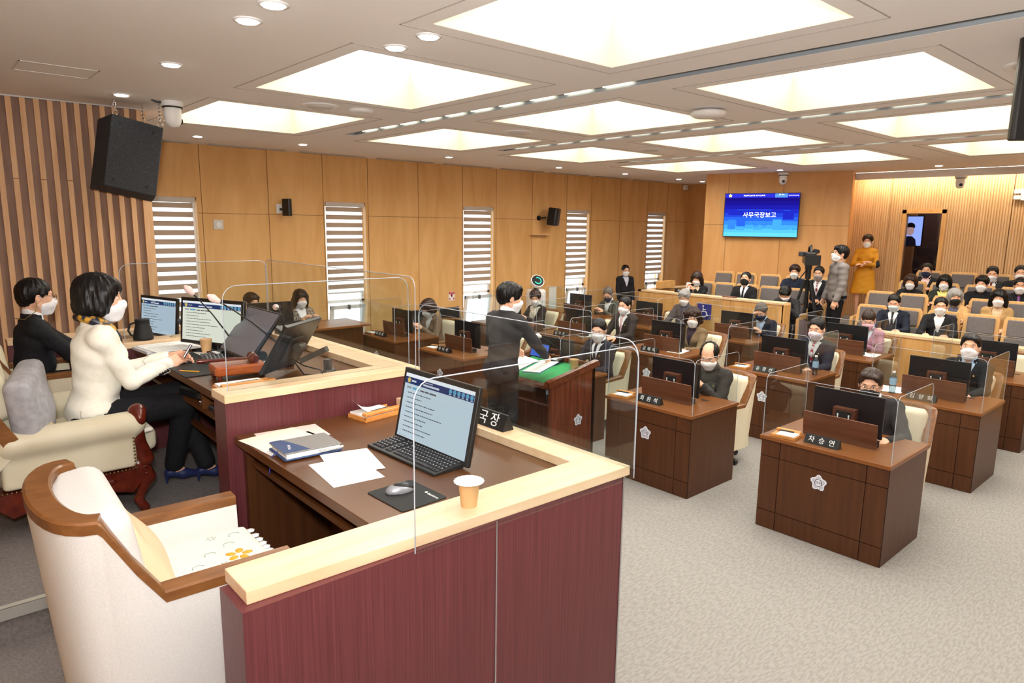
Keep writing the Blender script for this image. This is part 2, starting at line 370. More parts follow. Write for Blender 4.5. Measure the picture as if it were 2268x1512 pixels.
# downlights
dls = [(1.49, 3.46), (1.5, 3.82), (2.37, 3.4), (2.37, 3.75), (1.51, 5.23), (1.54, 6.77), (2.95, 9.33), (4.28, 9.17), (6.71, 9.09), (9.27, 9.14), (11.25, 9.18), (13.28, 9.29), (14.3, 9.34), (12.3, 6.39), (13.07, 4.01)]
dlab = ['front of the near pair over the secretary desk', 'rear of the near pair over the secretary desk', 'one of the pair before the second coffer, nearer the camera', 'one of the pair before the second coffer, farther from the camera', 'alone between hatch and coffer', 'above the hanging loudspeaker', 'first along the window wall', 'second along the window wall', 'third along the window wall', 'fourth along the window wall', 'fifth along the window wall', 'sixth along the window wall', 'last in the back corner by the window wall', 'in front of the wall screen', 'in front of the ribbed wall']
for (x, y), l in zip(dls, dlab):
    t = empty('downlight', 'small round recessed downlight, '+l, 'downlight', (x, y, CZ), 0, 'small round ceiling downlights')
    MB().lathe([(.062, -.008), (.075, -.006), (.078, 0), (.06, .001), (.055, -.002)], n=20).build('trim_ring', WHITE, t)
    MB().cyl((0, 0, -.014), (0, 0, -.006), .05, n=20).build('lamp', emis('downlight_lamp', (255, 250, 235), DOWN_E), t)
for x, y, l in ((3.01, 6.06, 'between the two nearest coffers'), (5.46, 6.07, 'between the middle and window coffers, second row'), (7.97, 6.07, 'between the middle and window coffers, third row'), (10.75, 6.22, 'between the farthest coffers'), (5.55, 1.22, 'at the right edge of the photo')):
    t = empty('ceiling_speaker', 'round white ceiling air diffuser '+l, 'air vent', (x, y, CZ), 0, 'round ceiling diffusers')
    MB().lathe([(.15, -.012), (.17, -.01), (.175, 0), (.14, .001)], n=28).build('outer_ring', WHITE, t)
    MB().lathe([(.02, -.03), (.10, -.022), (.12, -.008), (.11, 0), (.02, 0)], n=28).build('inner_cone', mat('vent_grey', (205, 200, 195), .5), t)
t = MB().lathe([(.09, -.03), (.12, -.02), (.125, 0), (.05, 0)], c=(3.39, 6.0, CZ)).build('smoke_detector', WHITE); tag(t, 'flat round white detector on the ceiling beside the nearest round diffuser', 'smoke detector')
t = MB().lathe([(.03, -.075), (.13, -.07), (.165, -.045), (.15, -.02), (.05, 0), (.02, 0)], c=(5.62, 3.65, CZ), n=28).build('wireless_access_point', WHITE); tag(t, 'thick round white wireless unit hanging under the ceiling between coffers', 'ceiling device')
m = MB(); [m.bb(a, b, c, d, CZ-.004, CZ-.0005) for a, b, c, d in ((.72, 1.2, 5.84, 5.85), (.72, 1.2, 6.21, 6.22), (.72, .73, 5.84, 6.22), (1.19, 1.2, 5.84, 6.22))]
tag(m.build('access_hatch', mat('hairline2', (225, 220, 215), .6)), 'thin-framed rectangular access hatch in the ceiling at the upper left', 'ceiling hatch')
for i in range(9):
    xa = 2.0+i*1.35; m = MB(); m.bb(xa, xa+1.1, 10.12, 10.14, CZ-.012, CZ); m.bb(xa, xa+1.1, 10.20, 10.22, CZ-.012, CZ); m.bb(xa, xa+1.1, 10.14, 10.20, CZ-.004, CZ)
    tag(m.build('linear_vent', mat('vent_metal', (190, 186, 182), .4, .3)), 'slim air slot above the window wall, %s from the slatted wall' % ['first', 'second', 'third', 'fourth', 'fifth', 'sixth', 'seventh', 'eighth', 'ninth'][i], 'air vent', 'linear air slots above the window wall')
# window wall
wins = [(2.45, 3.2), (5.16, 5.9), (7.97, 8.72), (10.78, 11.5), (13.6, 14.32)]; WT, WB = 2.72, .38; YW = 10.35
m = MB(); xe = sorted([X0, 15.4]+[v for a in wins for v in a])
for i in range(len(xe)-1):
    a, b = xe[i], xe[i+1]
    if (a, b) in wins: m.bb(a, b, YW, YW+.25, WT, CZ); m.bb(a, b, YW, YW+.25, 0, WB)
    else: m.bb(a, b, YW, YW+.25, 0, CZ)
WN = struct('wall_windows', m, WALLW)
m = MB()
for x in (3.27, 4.24, 5.14, 5.95, 6.96, 7.95, 8.78, 9.75, 10.76, 11.55, 12.55, 13.58, 14.38): m.bb(x-.004, x+.004, YW-.002, YW+.001, 0, CZ)
for a, b in ((3.22, 5.14), (5.95, 7.95), (8.75, 10.76), (11.55, 13.58), (14.38, 15.3)): m.bb(a, b, YW-.002, YW+.001, 2.497, 2.503)
m.build('panel_seam', SEAM, WN)
SHEER = sheer('blind_sheer', (250, 250, 252), .75, .3); TAUPE = sheer('blind_taupe', (196, 176, 158), .45, 0)
wl = ['beside the slatted wall', 'second from the slatted wall', 'third from the slatted wall', 'fourth from the slatted wall', 'last before the back corner']
for i, (a, b) in enumerate(wins):
    fr = MB(); g = .05
    for q in ((a, a+g, WB, WT), (b-g, b, WB, WT), (a, b, WT-g, WT), (a, b, WB, WB+g), (a, b, 1.05, 1.05+g)): fr.bb(q[0], q[1], YW+.12, YW+.18, q[2], q[3])
    f = struct('window_%d' % (i+1), fr, WHITE)
    MB().bb(a+g, b-g, YW+.145, YW+.15, 1.1, WT-g).build('pane', WGLASS, f)
    MB().bb(a+.0, b, YW+.0, YW+.12, WB-.0, WB+.015).build('sill', MAPLE, f)
    # tilted-in lower sash
    s_ = MB(); R = rx(math.radians(9)) if i else I3; c = np.array([(a+b)/2, YW+.10, .43]); w_ = b-a-2*g; hh = .6
    def P(x, z): return c+R@np.array([x, 0, z])
    for x, z, dx, dz in ((-w_/2+.03, hh/2, .06, hh), (w_/2-.03, hh/2, .06, hh), (0, .03, w_, .06), (0, hh-.03, w_, .06)): s_.box(P(x, z), (dx, .04, dz), R)
    sa = s_.build('sash', WHITE, f); MB().box(P(0, hh/2), (w_-.12, .006, hh-.12), R).build('sash_pane', WGLASS, sa)
    MB().box(P(.0, hh-.03)+np.array([0, -.04, 0]), (.03, .05, .08), R).build('handle', mat('handle_grey', (120, 120, 125), .4, .5), sa)
    bl = empty('roller_blind', 'zebra roller blind with white and taupe stripes in the window '+wl[i], 'window blind', ((a+b)/2, YW+.03, WT), 0, 'striped zebra blinds')
    hw = (b-a)/2-.03
    MB().bb(-hw-.01, hw+.01, -.03, .04, -.075, -.005).build('headrail', mat('blind_rail', (200, 192, 184), .4), bl, bev=.006)
    m = MB(); z = -.08; bot = (-1.86 if i == 0 else -1.56)
    pitch = .127; k = 0
    while z-pitch > bot:
        m.bb(-hw, hw-.02, .0, .003, z-.072, z, m=1); m.bb(-hw, hw-.02, .0, .003, z-pitch, z-.072, m=0); z -= pitch
    m.build('fabric', [SHEER, TAUPE], bl); MB().bb(-hw, hw-.02, -.008, .012, z-.025, z).build('bottom_rail', WHITE, bl)
    MB().tube([(hw-.0, -.02, -.05), (hw, -.02, -1.3), (hw+.008, -.02, -1.36), (hw+.016, -.02, -1.3), (hw+.016, -.02, -.05)], .003, 5).build('cord', WHITE, bl)
# slatted wall (left)
YS = 7.54
m = MB(); m.bb(X0, 1.86, YS, YS+.5, 0, CZ, m=0); SW = struct('wall_slatted', m, SLATD)
m = MB(); x = X0+.05; k = 0
while x < 1.80:
    m.bb(x, x+.042, YS-.035, YS, .68, CZ-.01); x += .102; k += 1
m.bb(1.82, 1.9, YS-.035, YS+.5, .68, CZ-.005); m.build('slat', SLATL, SW)['kind'] = 'stuff'
m = MB(); x = X0+.05; k = 0
while x < 1.8:
    if k % 2 == 0: m.bb(x-.001, x+.043, YS-.0362, YS-.034, 2.74, 2.746)
    x += .102; k += 1
m.build('slat_joint', SEAM, SW)
MB().bb(X0, 1.9, YS-.04, YS, CZ-.012, CZ).build('ceiling_trim', mat('vent_metal', (190, 186, 182)), SW)
# screen wall
S0 = np.array([12.48, 8.05, 0]); U = np.array([.316, -.949, 0]); N = np.array([-.949, -.316, 0]); LW = 2.70
def ang(U): return rz_(math.atan2(U[1], U[0]))
RW = ang(U)
def onw(a, z, d=0): return S0+U*a+N*d+np.array([0, 0, z])
def wbox(m, a0, a1, z0, z1, d0, d1, mi=0): return m.box(onw((a0+a1)/2, (z0+z1)/2, (d0+d1)/2), (a1-a0, abs(d1-d0), z1-z0), RW, mi)
m = MB(); wbox(m, 0, LW, 0, CZ, -.12, 0); m.box(onw(LW-.06, CZ/2, -.7), (.12, 1.3, CZ), RW); m.box(onw(.06, CZ/2, -1.9), (.12, 3.7, CZ), RW)
SCW = struct('wall_screen', m, WALLD)
m = MB(); wbox(m, 0, LW, 2.437, 2.443, -.001, .002); wbox(m, .45, .456, 0, CZ, -.001, .002)
for a in (1.5,): wbox(m, a, a+.006, 0, CZ, -.001, .002)
m.build('panel_seam', SEAM, SCW)
struct('wall_back', MB().bb(15.3, 15.4, 5, Y1, 0, CZ), WALLD)
m = MB(); m.bb(15.26, 15.3, 9.62, 9.70, 0, 2.25); m.bb(15.26, 15.3, 9.3, 9.36, 0, 2.25); struct('door_1', m, MAPLE)
struct('window_6', MB().bb(15.28, 15.3, 9.36, 9.5, .9, 2.15), emis('daylight_slit', (240, 248, 255), 2.2))
# ribbed wall (right back)
m = MB(); m.bb(X1, X1+.1, Y0, 4.24, 0, CZ); m.bb(X1, X1+.1, 4.86, 5.9, 0, CZ); m.bb(X1, X1+.1, 4.24, 4.86, 2.70, CZ); m.bb(X1, X1+.1, 4.24, 4.86, 0, .65)
RBW = struct('wall_ribbed', m, RIBW)
m = MB(); y = Y0+.02
while y < 5.88:
    if not 4.18 < y < 4.9: m.bb(X1-.012, X1, y, y+.02, .66, CZ-.12)
    else: m.bb(X1-.012, X1, y, y+.02, 2.76, CZ-.12)
    y += .042
m.build('rib', patt('rib_light', (214, 174, 126), (226, 190, 144), (3, 3, .4), 4, 3, .5), RBW)['kind'] = 'stuff'
m = MB(); [m.bb(X1-.014, X1, y, y+.006, .66, CZ-.1) for y in (1.0, 2.0, 3.2, 5.15)]; m.build('panel_seam', SEAM, RBW)
# light cove above the ribbed wall
cv = empty('cove_light', 'hidden light strip washing the top of the ribbed wall', 'cove light', (X1-.35, 1, CZ))
MB().bb(-.08, -.04, -5, 4.85, -.13, -.005).build('fascia', CEIL, cv)
MB().bb(.0, .04, -5, 4.85, -.04, -.01).build('led_strip', emis('cove_led', (255, 242, 216), 22), cv)
# mirror, built as tinted glass with an added booth standing in for reflections
m = MB(); m.bb(X1-.03, X1+.1, 4.18, 4.25, 1.2, 2.76); m.bb(X1-.03, X1+.1, 4.85, 4.92, 1.2, 2.76); m.bb(X1-.03, X1+.1, 4.18, 4.92, 2.69, 2.76); m.bb(X1-.03, X1+.1, 4.25, 4.85, 1.2, 1.26)
wf = struct('window_7', m, TANW)
TINT = clear('tinted_glass', (190, 190, 205), mul=2.0); MB().bb(X1+.02, X1+.03, 4.25, 4.85, .65, 2.69).build('pane', TINT, wf)
m = MB(); m.bb(X1+.1, X1+1.2, 3.6, 3.62, 0, CZ); m.bb(X1+.1, X1+1.2, 5.5, 5.52, 0, CZ); m.bb(X1+1.2, X1+1.22, 3.6, 5.52, 0, CZ); struct('wall_added_booth', m, patt('added_booth_wall', (120, 98, 88), (90, 74, 66), (1, 60, 1), 1, 1, .7, kind='wave'))  # booth added behind the pane in place of the reflected room
bl_ = empty('booth_fill', 'unseen fill light added inside the booth behind the dark pane', 'ceiling light', (X1+.7, 4.3, CZ-.02)); MB().bb(-.15, .15, -.15, .15, -.03, 0).build('lamp', emis('booth_fill', (255, 235, 210), 40), bl_)  # unseen fill light, added only to brighten the booth
bt = empty('monitor', 'bright screen added for the reflected picture of a suited person, behind the dark pane', 'monitor', (X1+.6, 4.86, 2.36), PI)  # glowing screen stands in for one reflected in the mirror
MB().bb(0, .03, -.32, .14, -.3, .3).build('casing', BLACK, bt)
m = MB(); m.bb(.03, .034, -.30, .12, -.28, .28, 0); m.prism([(-.22, -.28), (.04, -.28), (.02, -.16), (-.05, -.1), (-.13, -.1), (-.2, -.16)], (.0345, 0, 0), (0, 1, 0), (0, 0, 1), (.001, 0, 0), 1)
m.ball((.035, -.09, .02), (.004, .075, .11), n=14, m=2); m.ball((.034, -.09, .09), (.0045, .085, .075), n=14, m=3)
m.build('screen', [emis('scr_blue', (176, 205, 255), 1.6), emis('scr_suit', (30, 30, 48), .6), emis('scr_face', (235, 190, 165), 1), emis('scr_hair', (20, 20, 26), .5)], bt)
# unseen side and front walls closing the room
struct('wall_front', MB().bb(X0-.1, X0, Y0, Y1, 0, CZ), WALLW); struct('wall_right', MB().bb(X0, 14.4, Y0-.1, Y0, 0, CZ), WALLW)
# gallery front partitions
m = MB(); m.bb(10.56, 10.62, 5.25, 8.16, 0, 1.16); m.bb(10.56, 10.75, 5.22, 5.27, 0, 1.16); m.bb(10.62, 12.2, 8.12, 8.16, 0, 1.16)
g1 = m.build('partition', TANW); tag(g1, 'tan wooden gallery partition with the blue wheelchair sign, left side', 'partition')
m = MB(); m.bb(10.54, 10.78, 5.24, 8.18, 1.16, 1.19); m.bb(10.54, 12.2, 8.1, 8.18, 1.16, 1.19); m.build('cap', MAPLE, g1)
m = MB(); m.bb(10.558, 10.562, 6.2, 6.204, 0, 1.16); m.bb(10.558, 10.562, 7.2, 7.204, 0, 1.16); m.build('panel_seam', SEAM, g1)
g2 = MB().bb(10.4, 10.46, Y0+.1, 3.74, 0, .90).build('partition', TANW); tag(g2, 'tan wooden gallery partition in front of the right-hand seats', 'partition')
MB().bb(10.38, 10.62, Y0+.1, 3.76, .90, .935).build('cap', MAPLE, g2)
tag(MB().bb(11.0, 11.5, 8.0, 8.1, 1.19, 1.33).build('wooden_box', TANW), 'low wooden box on the gallery partition near the last window', 'box')
sg = MB().bb(10.545, 10.558, 6.56, 6.84, .77, 1.05).build('wheelchair_sign', mat('sign_blue', (40, 50, 140), .4)); tag(sg, 'blue sign with white wheelchair symbol on the gallery partition', 'sign')
m = MB(); f_ = lambda y, z: (10.543, 6.70-y, .91+z)
m.cyl((10.545, 6.72, 1.005), (10.541, 6.72, 1.005), .016, n=12); m.tube([f_(-.02, .07), f_(-.015, .0), f_(.04, .0), f_(.065, -.06), f_(.085, -.055)], .008, 6)
m.tube([f_(-.02, .035), f_(.035, .035)], .007, 6); m.tube([f_(.0+.055*math.cos(a), -.045+.055*math.sin(a)) for a in np.linspace(2.0, 6.1, 14)], .007, 6)
m.build('symbol', WTXT, sg)
# TV on the screen wall
tv = empty('wall_television', 'wide flat television on the wood wall showing a blue title screen', 'television', tuple(onw(1.12, 2.63, .05)), math.atan2(U[1], U[0]))
# local: x along U, normal -> -y is toward room?  (U rotated -90deg = N)
TW, TH = 1.42, .86
MB().cbox((0, -.02, 0), (TW, .05, TH), .005).build('casing', BLACK, tv)
nb = 10; m = MB(); cols = [(24, 14, 120), (26, 18, 140), (28, 26, 160), (30, 40, 185), (34, 66, 205), (40, 96, 222), (52, 130, 234), (66, 162, 242), (84, 188, 248), (100, 206, 252)]
for i in range(nb): z1 = TH/2-.085-(TH-.1)*i/nb; m.bb(-TW/2+.012, TW/2-.012, -.048, -.046, z1-(TH-.1)/nb, z1, i)
rnd = random.Random(4); mats = [emis('tv%d' % i, c, .72) for i, c in enumerate(cols)]; L = len(mats)
mats += [emis('tv_bar', (44, 44, 200), .75), emis('tv_light', (90, 150, 250), .7), emis('tv_white', (255, 255, 255), 1.3), emis('tv_line', (30, 90, 200), 1.0), emis('tv_gold', (225, 215, 130), 1.1)]
m.bb(-TW/2+.012, TW/2-.012, -.050, -.047, TH/2-.09, TH/2-.012, L); m.bb(.25, .48, -.0505, -.05, TH/2-.09, TH/2-.012, L+1)
for (a, b, z) in ((-.7, -.62, -.28), (-.58, -.47, -.28), (-.45, -.29, -.29), (-.12, .04, -.28), (.38, .55, -.27), (.6, .7, -.27), (-.6, -.47, -.09), (-.27, .0, -.1), (.24, .42, -.08), (.42, .55, .09), (-.45, .2, .1)): m.bb(a, b, -.0495, -.048, z, z+.008, L+3)
for (a, b, z0, z1, c) in ((-.62, -.47, -.28, -.09, 6), (-.45, -.28, -.22, -.1, 5), (.24, .4, -.28, -.08, 7), (-.62, -.3, .1, -.0, 3), (.42, .62, -.08, .08, 3)): m.bb(a, b, -.0492, -.0475, min(z0, z1), max(z0, z1), c)
m.build('screen', mats, tv)
m = MB(); P5 = [(.03*(1+.18*math.cos(5*a))*math.sin(a), .03*(1+.18*math.cos(5*a))*math.cos(a)) for a in np.linspace(0, 2*PI, 40, endpoint=False)]
m.prism(P5, (-.6, -.051, TH/2-.05), (1, 0, 0), (0, 0, 1), (0, -.001, 0)); m.build('emblem', mats[L+4], tv)
XU = (1, 0, 0); ZU = (0, 0, 1)
text('사무국장보고', .115, mats[L+2], tv, (-.02, -.052, .0), XU, ZU)
text('제289회 임시회 제1차 본회의', .034, mats[L+2], tv, (-.14, -.052, TH/2-.05), XU, ZU)
text('재적  출석', .024, mats[L+2], tv, (.365, -.052, TH/2-.035), XU, ZU); text('2021년 03월 22일 (월)', .02, mats[L+2], tv, (.59, -.052, TH/2-.05), XU, ZU)
m = MB()
for sx in (-1, 1):
    m.tube([(sx*(.03+.1*math.sin(a))-.0, -.05, -.15+.09*math.cos(a)) for a in np.linspace(.3, 2.9, 12)], .004, 5)
    for q in range(4): m.tube([(sx*(.03+q*.02), -.05, -.17), (sx*(.04+q*.022), -.05, -.21)], .004, 5)
m.build('watermark_emblem', mats[L+3], tv)
# wall devices
def dome_cam(loc, rz, label):
    t = empty('dome_camera', label, 'security camera', loc, rz, 'white pan-tilt cameras')
    MB().lathe([(.09, 0), (.095, -.02), (.09, -.045), (.05, -.05)], n=24).build('mount', WHITE, t); MB().lathe([(.085, -.045), (.086, -.056), (.07, -.058)], n=24).build('dark_ring', BLACK, t)
    h = MB().lathe([(.07, -.05), (.074, -.12), (.066, -.18), (.045, -.215), (.01, -.225)], n=24).build('housing', WHITE, t); MB().cyl((.05, 0, -.165), (.078, 0, -.165), .026, n=16).build('lens', BLACK, h)
    MB().tube([(-.08, .01, -.02), (-.13, .03, -.015), (-.16, .05, 0)], .008, 6).build('cable', BLACK, t); return t
dome_cam((1.96, 6.84, CZ), .2, 'white dome camera under the ceiling beside the hanging loudspeaker')
dome_cam((12.75, 6.55, CZ-.02), math.radians(215), 'white dome camera at the ceiling above the television')
dome_cam((13.9, 3.9, CZ-.12), math.radians(205), 'white dome camera in front of the ribbed wall near the right edge')
sp = empty('hanging_loudspeaker', 'large black loudspeaker hanging by chains at the slatted wall', 'loudspeaker', (1.655, 6.95, 2.96), 0)
Rt = ry(.2)@rx(-.12)
MB().prism([(-.22, 0), (.2, 0), (.25, .30), (-.27, .30)], tuple(Rt@np.array([0, 0, -.32])), tuple(Rt@np.array([1, 0, 0])), tuple(Rt@np.array([0, 1, 0])), tuple(Rt@np.array([0, 0, .64])), 0).build('cabinet', patt('speckled_black', (50, 52, 56), (68, 70, 75), (1, 1, 1), 90, 2, .8, .3, ramp=(.5, .75)), sp, bev=.008)
m = MB()
for a, b in ((-.15, .25), (.12, .25), (-.15, -.25), (.12, -.25)): m.cyl(Rt@np.array([a, -.004, b]), Rt@np.array([a, .004, b]), .012, n=12)
m.build('bolt', BLACKM, sp)
for k, (a, d) in enumerate(((-.19, .02), (.18, .02), (.1, .25))):
    p = Rt@np.array([a, d, .32]); top = np.array([p[0], p[1], .5]); m = MB(); q = p+np.array([0, 0, .02]); i = 0
    m.tube([q+np.array([.022*math.cos(t), 0, .022*math.sin(t)]) for t in np.linspace(0, 2*PI, 12, endpoint=False)], .004, 6, closed=True); z = q[2]+.04
    while z < .48:
        ax = (1, 0) if i % 2 else (0, 1)
        m.tube([(p[0]+ax[0]*.011*math.cos(t), p[1]+ax[1]*.011*math.cos(t), z+.021*math.sin(t)) for t in np.linspace(0, 2*PI, 10, endpoint=False)], .0035, 5, closed=True); z += .032; i += 1
    m.cyl((p[0], p[1], .47), (p[0], p[1], .5), .006); m.cyl((p[0], p[1], .494), (p[0], p[1], .5), .025); m.build('chain', CHROME, sp)
ws = empty('wall_loudspeaker', 'black wall loudspeaker between the third and fourth windows', 'loudspeaker', (9.98, YW, 2.56), 0)
MB().cyl((-.05, 0, -.03), (-.05, -.02, -.03), .05).cyl((-.05, -.02, -.03), (.05, -.14, -.02), .018).build('bracket', BLACK, ws)
MB().cbox((.16, -.24, .0), (.24, .22, .36), .05, rz_(.45)@rx(.12)).build('cabinet', BLACK, ws)
MB().box((.12, -.345, .02), (.03, .012, .03), rz_(.45)).build('badge', mat('badge_grey', (130, 130, 130), .4), ws)
ws = empty('small_loudspeaker', 'slim black wall speaker between the first and second windows', 'loudspeaker', (4.42, YW, 2.58), 0)
MB().bb(-.06, .02, -.01, 0, -.06, .08).build('plate', WHITE, ws); MB().cyl((0, -.01, 0), (.03, -.1, 0), .02).build('bracket', BLACK, ws)
MB().cbox((.05, -.14, .03), (.07, .16, .26), .02, rz_(.3)).build('cabinet', BLACK, ws)
t = empty('wall_sensor', 'square white wall sensor with a round knob right of the first window', 'wall sensor', (3.48, YW, 2.34)); MB().cbox((0, -.008, 0), (.14, .016, .14), .004).build('plate', mat('plate_grey', (215, 212, 208), .4), t); MB().cyl((0, -.016, 0), (0, -.03, 0), .042).build('knob', WHITE, t)
t = MB().bb(7.62, 7.76, YW-.006, YW, .96, 1.13).build('fire_extinguisher_sign', WHITE); tag(t, 'small red and white fire extinguisher sign on the wood wall', 'sign')
m = MB(); m.bb(7.625, 7.755, YW-.008, YW-.005, 1.08, 1.127); m.prism([(-.03, .03), (.03, .03), (0, -.02)], (7.69, YW-.008, 1.04), XU, ZU, (0, .002, 0)); m.bb(7.68, 7.70, YW-.008, YW-.005, 1.03, 1.08); m.bb(7.635, 7.655, YW-.008, YW-.005, .975, 1.01); m.bb(7.725, 7.745, YW-.008, YW-.005, .975, 1.01)
m.build('red_marks', mat('sign_red', (190, 40, 36), .5), t); text('소화기', .035, WTXT, t, (7.69, YW-.009, 1.103), XU, ZU)
t = MB().bb(9.7, 10.2, YW-.12, YW, 2.18, 2.195).build('wall_shelf', MAPLE); tag(t, 'small empty wood shelf under the black wall loudspeaker', 'shelf')
t = MB().bb(10.28, 10.5, YW-.01, YW, .6, 1.08).build('notice_paper', PAPER); tag(t, 'white paper notice on the wall left of the fourth window', 'notice')
t = empty('emergency_light', 'white emergency lamp box high on the ribbed wall at the right edge', 'emergency light', (X1, 3.1, 3.0)); MB().cbox((-.04, -.1, 0), (.06, .18, .2), .01).build('box', WHITE, t); [MB().cbox((-.05, .04, z), (.05, .1, .07), .01).build('lamp_head', WHITE, t) for z in (-.05, .05)]
t = MB().cbox((15.0, 10.28, 3.36), (.1, .08, .12), .01).build('corner_camera', WHITE); tag(t, 'tiny white camera box in the back corner by the ceiling', 'security camera')
t = empty('hanging_television', 'dark television seen edge-on at the upper right edge of the photo', 'television', (5.08, .74, 3.2), math.radians(40)); MB().cbox((0, 0, 0), (.06, 1.0, .6), .02).build('casing', BLACK, t); MB().cyl((.0, 0, .3), (0, 0, .36), .03).build('pole', STEEL, t)
# ================================================================ FURNITURE PROTOTYPES
def panel(name, w, h, r, m, parent, o, ux, th=.005, corners=(1, 1), edge=True, er=.0022):
    """clear sheet standing on its bottom edge: o = bottom-left corner, ux = direction"""
    ux = np.array(ux, float); vz = np.array([0, 0, 1.]); nn = np.cross(ux, vz)
    pts = [(0, 0), (w, 0)]
    pts += [(w-r+r*math.cos(a), h-r+r*math.sin(a)) for a in np.linspace(0, PI/2, 6)] if corners[1] else [(w, h)]
    pts += [(r-r*math.sin(a), h-r+r*math.cos(a)) for a in np.linspace(0, PI/2, 6)] if corners[0] else [(0, h)]
    p = MB().prism(pts, np.array(o)-nn*th/2, ux, vz, nn*th).build(name, m, parent)
    if edge: MB().tube([np.array(o)+ux*a+vz*b for a, b in pts[1:]+[pts[0]]], er, 5).build('edge', EDGE, p)
    return p
def ui_screen(parent, w, h, x, dark=(196, 214, 222), e=.5, key='a', tilt=None):
    """browser page on a screen facing local +x"""
    m = MB(); m.bb(x, x+.002, -w/2, w/2, -h/2, h/2, 0)
    def r(u0, u1, v0, v1, k): m.bb(x+.002, x+.0026, u0*w-w/2, u1*w-w/2, h/2-v1*h, h/2-v0*h, k)
    r(0, 1, 0, .055, 3); r(0, 1, .055, .16, 1)
    for i in range(6):
        m.cyl((x+.0026, (.68+i*.058)*w-w/2, h/2-.095*h), (x+.003, (.68+i*.058)*w-w/2, h/2-.095*h), .011*w/.5, n=10, m=4)
        r(.665+i*.058, .695+i*.058, .135, .147, 3)
    P5 = [(.012*(1+.25*math.cos(5*a))*math.sin(a), .012*(1+.25*math.cos(5*a))*math.cos(a)) for a in np.linspace(0, 2*PI, 30, endpoint=False)]
    m.prism(P5, (x+.0027, .06*w-w/2, h/2-.105*h), (0, 1, 0), (0, 0, 1), (.0004, 0, 0), 5)
    r(.1, .17, .095, .12, 3); r(.28, .52, .105, .135, 3); r(.3, .42, .075, .085, 3)
    r(.04, .11, .2, .235, 6); r(.13, .23, .2, .235, 4); r(.25, .31, .21, .235, 2); r(.32, .38, .21, .235, 2); r(.39, .49, .21, .235, 2)
    rnd = random.Random(5)
    for i in range(9):
        v = .29+i*.075; u = .07; r(.045, .052, v, v+.012, 6); end = [.42, .3, .5, .48, .62, .4, .36, .5, .42][i]
        while u < end: d = rnd.uniform(.012, .035); r(u, min(end, u+d), v, v+.014, 2); u += d+.008
    r(.0, 1, .965, 1, 0)
    [r(.03+i*.03, .045+i*.03, .972, .99, 6) for i in range(4)]
    return m.build('screen', [emis('ui_bg'+key, dark, e), emis('ui_nav'+key, (46, 60, 106), .5), mat('ui_ink', (70, 74, 84), .6), emis('ui_white'+key, (236, 240, 244), .52), emis('ui_teal'+key, (98, 160, 190), .52), emis('ui_gold'+key, (214, 190, 110), .5), emis('ui_grey'+key, (150, 158, 164), .5)], parent)
def monitor(label, loc, rz, w=.54, h=.33, lift=.20, tilt=0, group=None, ui=None, back='bracket', key='a', cls=1):
    t = empty('monitor', label, 'monitor', loc, rz, group)
    R = ry(-tilt); c = np.array([0, 0, lift])
    m = MB().cbox((0, 0, 0), (.022, w, h), .006); b = m.build('display', BLACK, t); b.matrix_local = Matrix.Translation(Vector(c)) @ Matrix(R.tolist()).to_4x4()
    if ui is not None: ui_screen(b, w-.045, h-.045, .0105, *ui, key=key)
    else: MB().bb(.0108, .0118, -w/2+.012, w/2-.012, -h/2+.014, h/2-.01).build('screen', mat('screen_off', (14, 16, 20), .15), b)
    if back == 'bracket':
        s = MB(); s.bb(-.075, -.012, -.085, .085, -.13, .08); k = s.build('wooden_bracket', patt('bracket_wood', (76, 40, 24), (96, 54, 34), (8, 8, .8), 3), t); k.location = tuple(c-np.array([0, 0, .04]))
        MB().bb(-.078, -.074, -.06, .06, -.11, .06).build('mount_plate', BLACKM, k)
        s = MB()
        for y in (-.042, .042): s.bb(-.082, -.078, y-.004, y+.004, -.075, .03); [s.cyl((-.078, y, z), (-.085, y, z), .006, n=8) for z in (-.075, .03)]
        s.build('screw', WHITE, k)
    elif back == 'stand':
        k = MB().cyl((-.03, 0, 0.01), (-.03, 0, lift), .02).cbox((-.02, 0, .008), (.2, .26, .014), .03).build('stand', BLACK, t); MB().cyl((-.05, -.05, .03), (-.05, .05, .03), .028).build('hinge', BLACKM, k)
    return t, b
def keyboard(label, loc, rz, w=.45, d=.155, group=None):
    t = empty('keyboard', label, 'keyboard', loc, rz, group)
    MB().prism([(-d/2, 0), (d/2, 0), (d/2, .012), (-d/2, .024)], (0, -w/2, 0), (1, 0, 0), (0, 0, 1), (0, w, 0)).build('base', DGREY if 0 else BLACK, t, bev=.004)
    m = MB(); rows = 6; nk = int(w/.0205); sl = -math.atan2(.012, d)
    for r in range(rows):
        for c in range(nk):
            if r == rows-1 and c in (4, 5, 6, 7, 8): continue
            if c in (int(nk*.68), int(nk*.83)): continue
            x = -d/2+.02+r*.0215; y = w/2-.014-c*(w-.02)/nk; m.box((x, y, .0265-(x+d/2)*.077), (.017, .0165, .007), ry(.077), taper=.8)
    x = -d/2+.02+5*.0215; m.box((x, w/2-.014-6*(w-.02)/nk, .0265-(x+d/2)*.077), (.017, .1, .007), ry(.077), taper=.9)
    k = m.build('key', mat('key_grey', (44, 44, 48), .5), t); k['kind'] = 'stuff'
    m = MB(); 
    for r in range(rows-1):
        for c in range(nk):
            if c in (int(nk*.68), int(nk*.83)): continue
            x = -d/2+.02+r*.0215; y = w/2-.014-c*(w-.02)/nk; m.box((x-.002, y+.002, .0303-(x+d/2)*.077), (.004, .003, .0005), ry(.077))
    m.build('key_legend', WTXT, t)['kind'] = 'stuff'
    return t
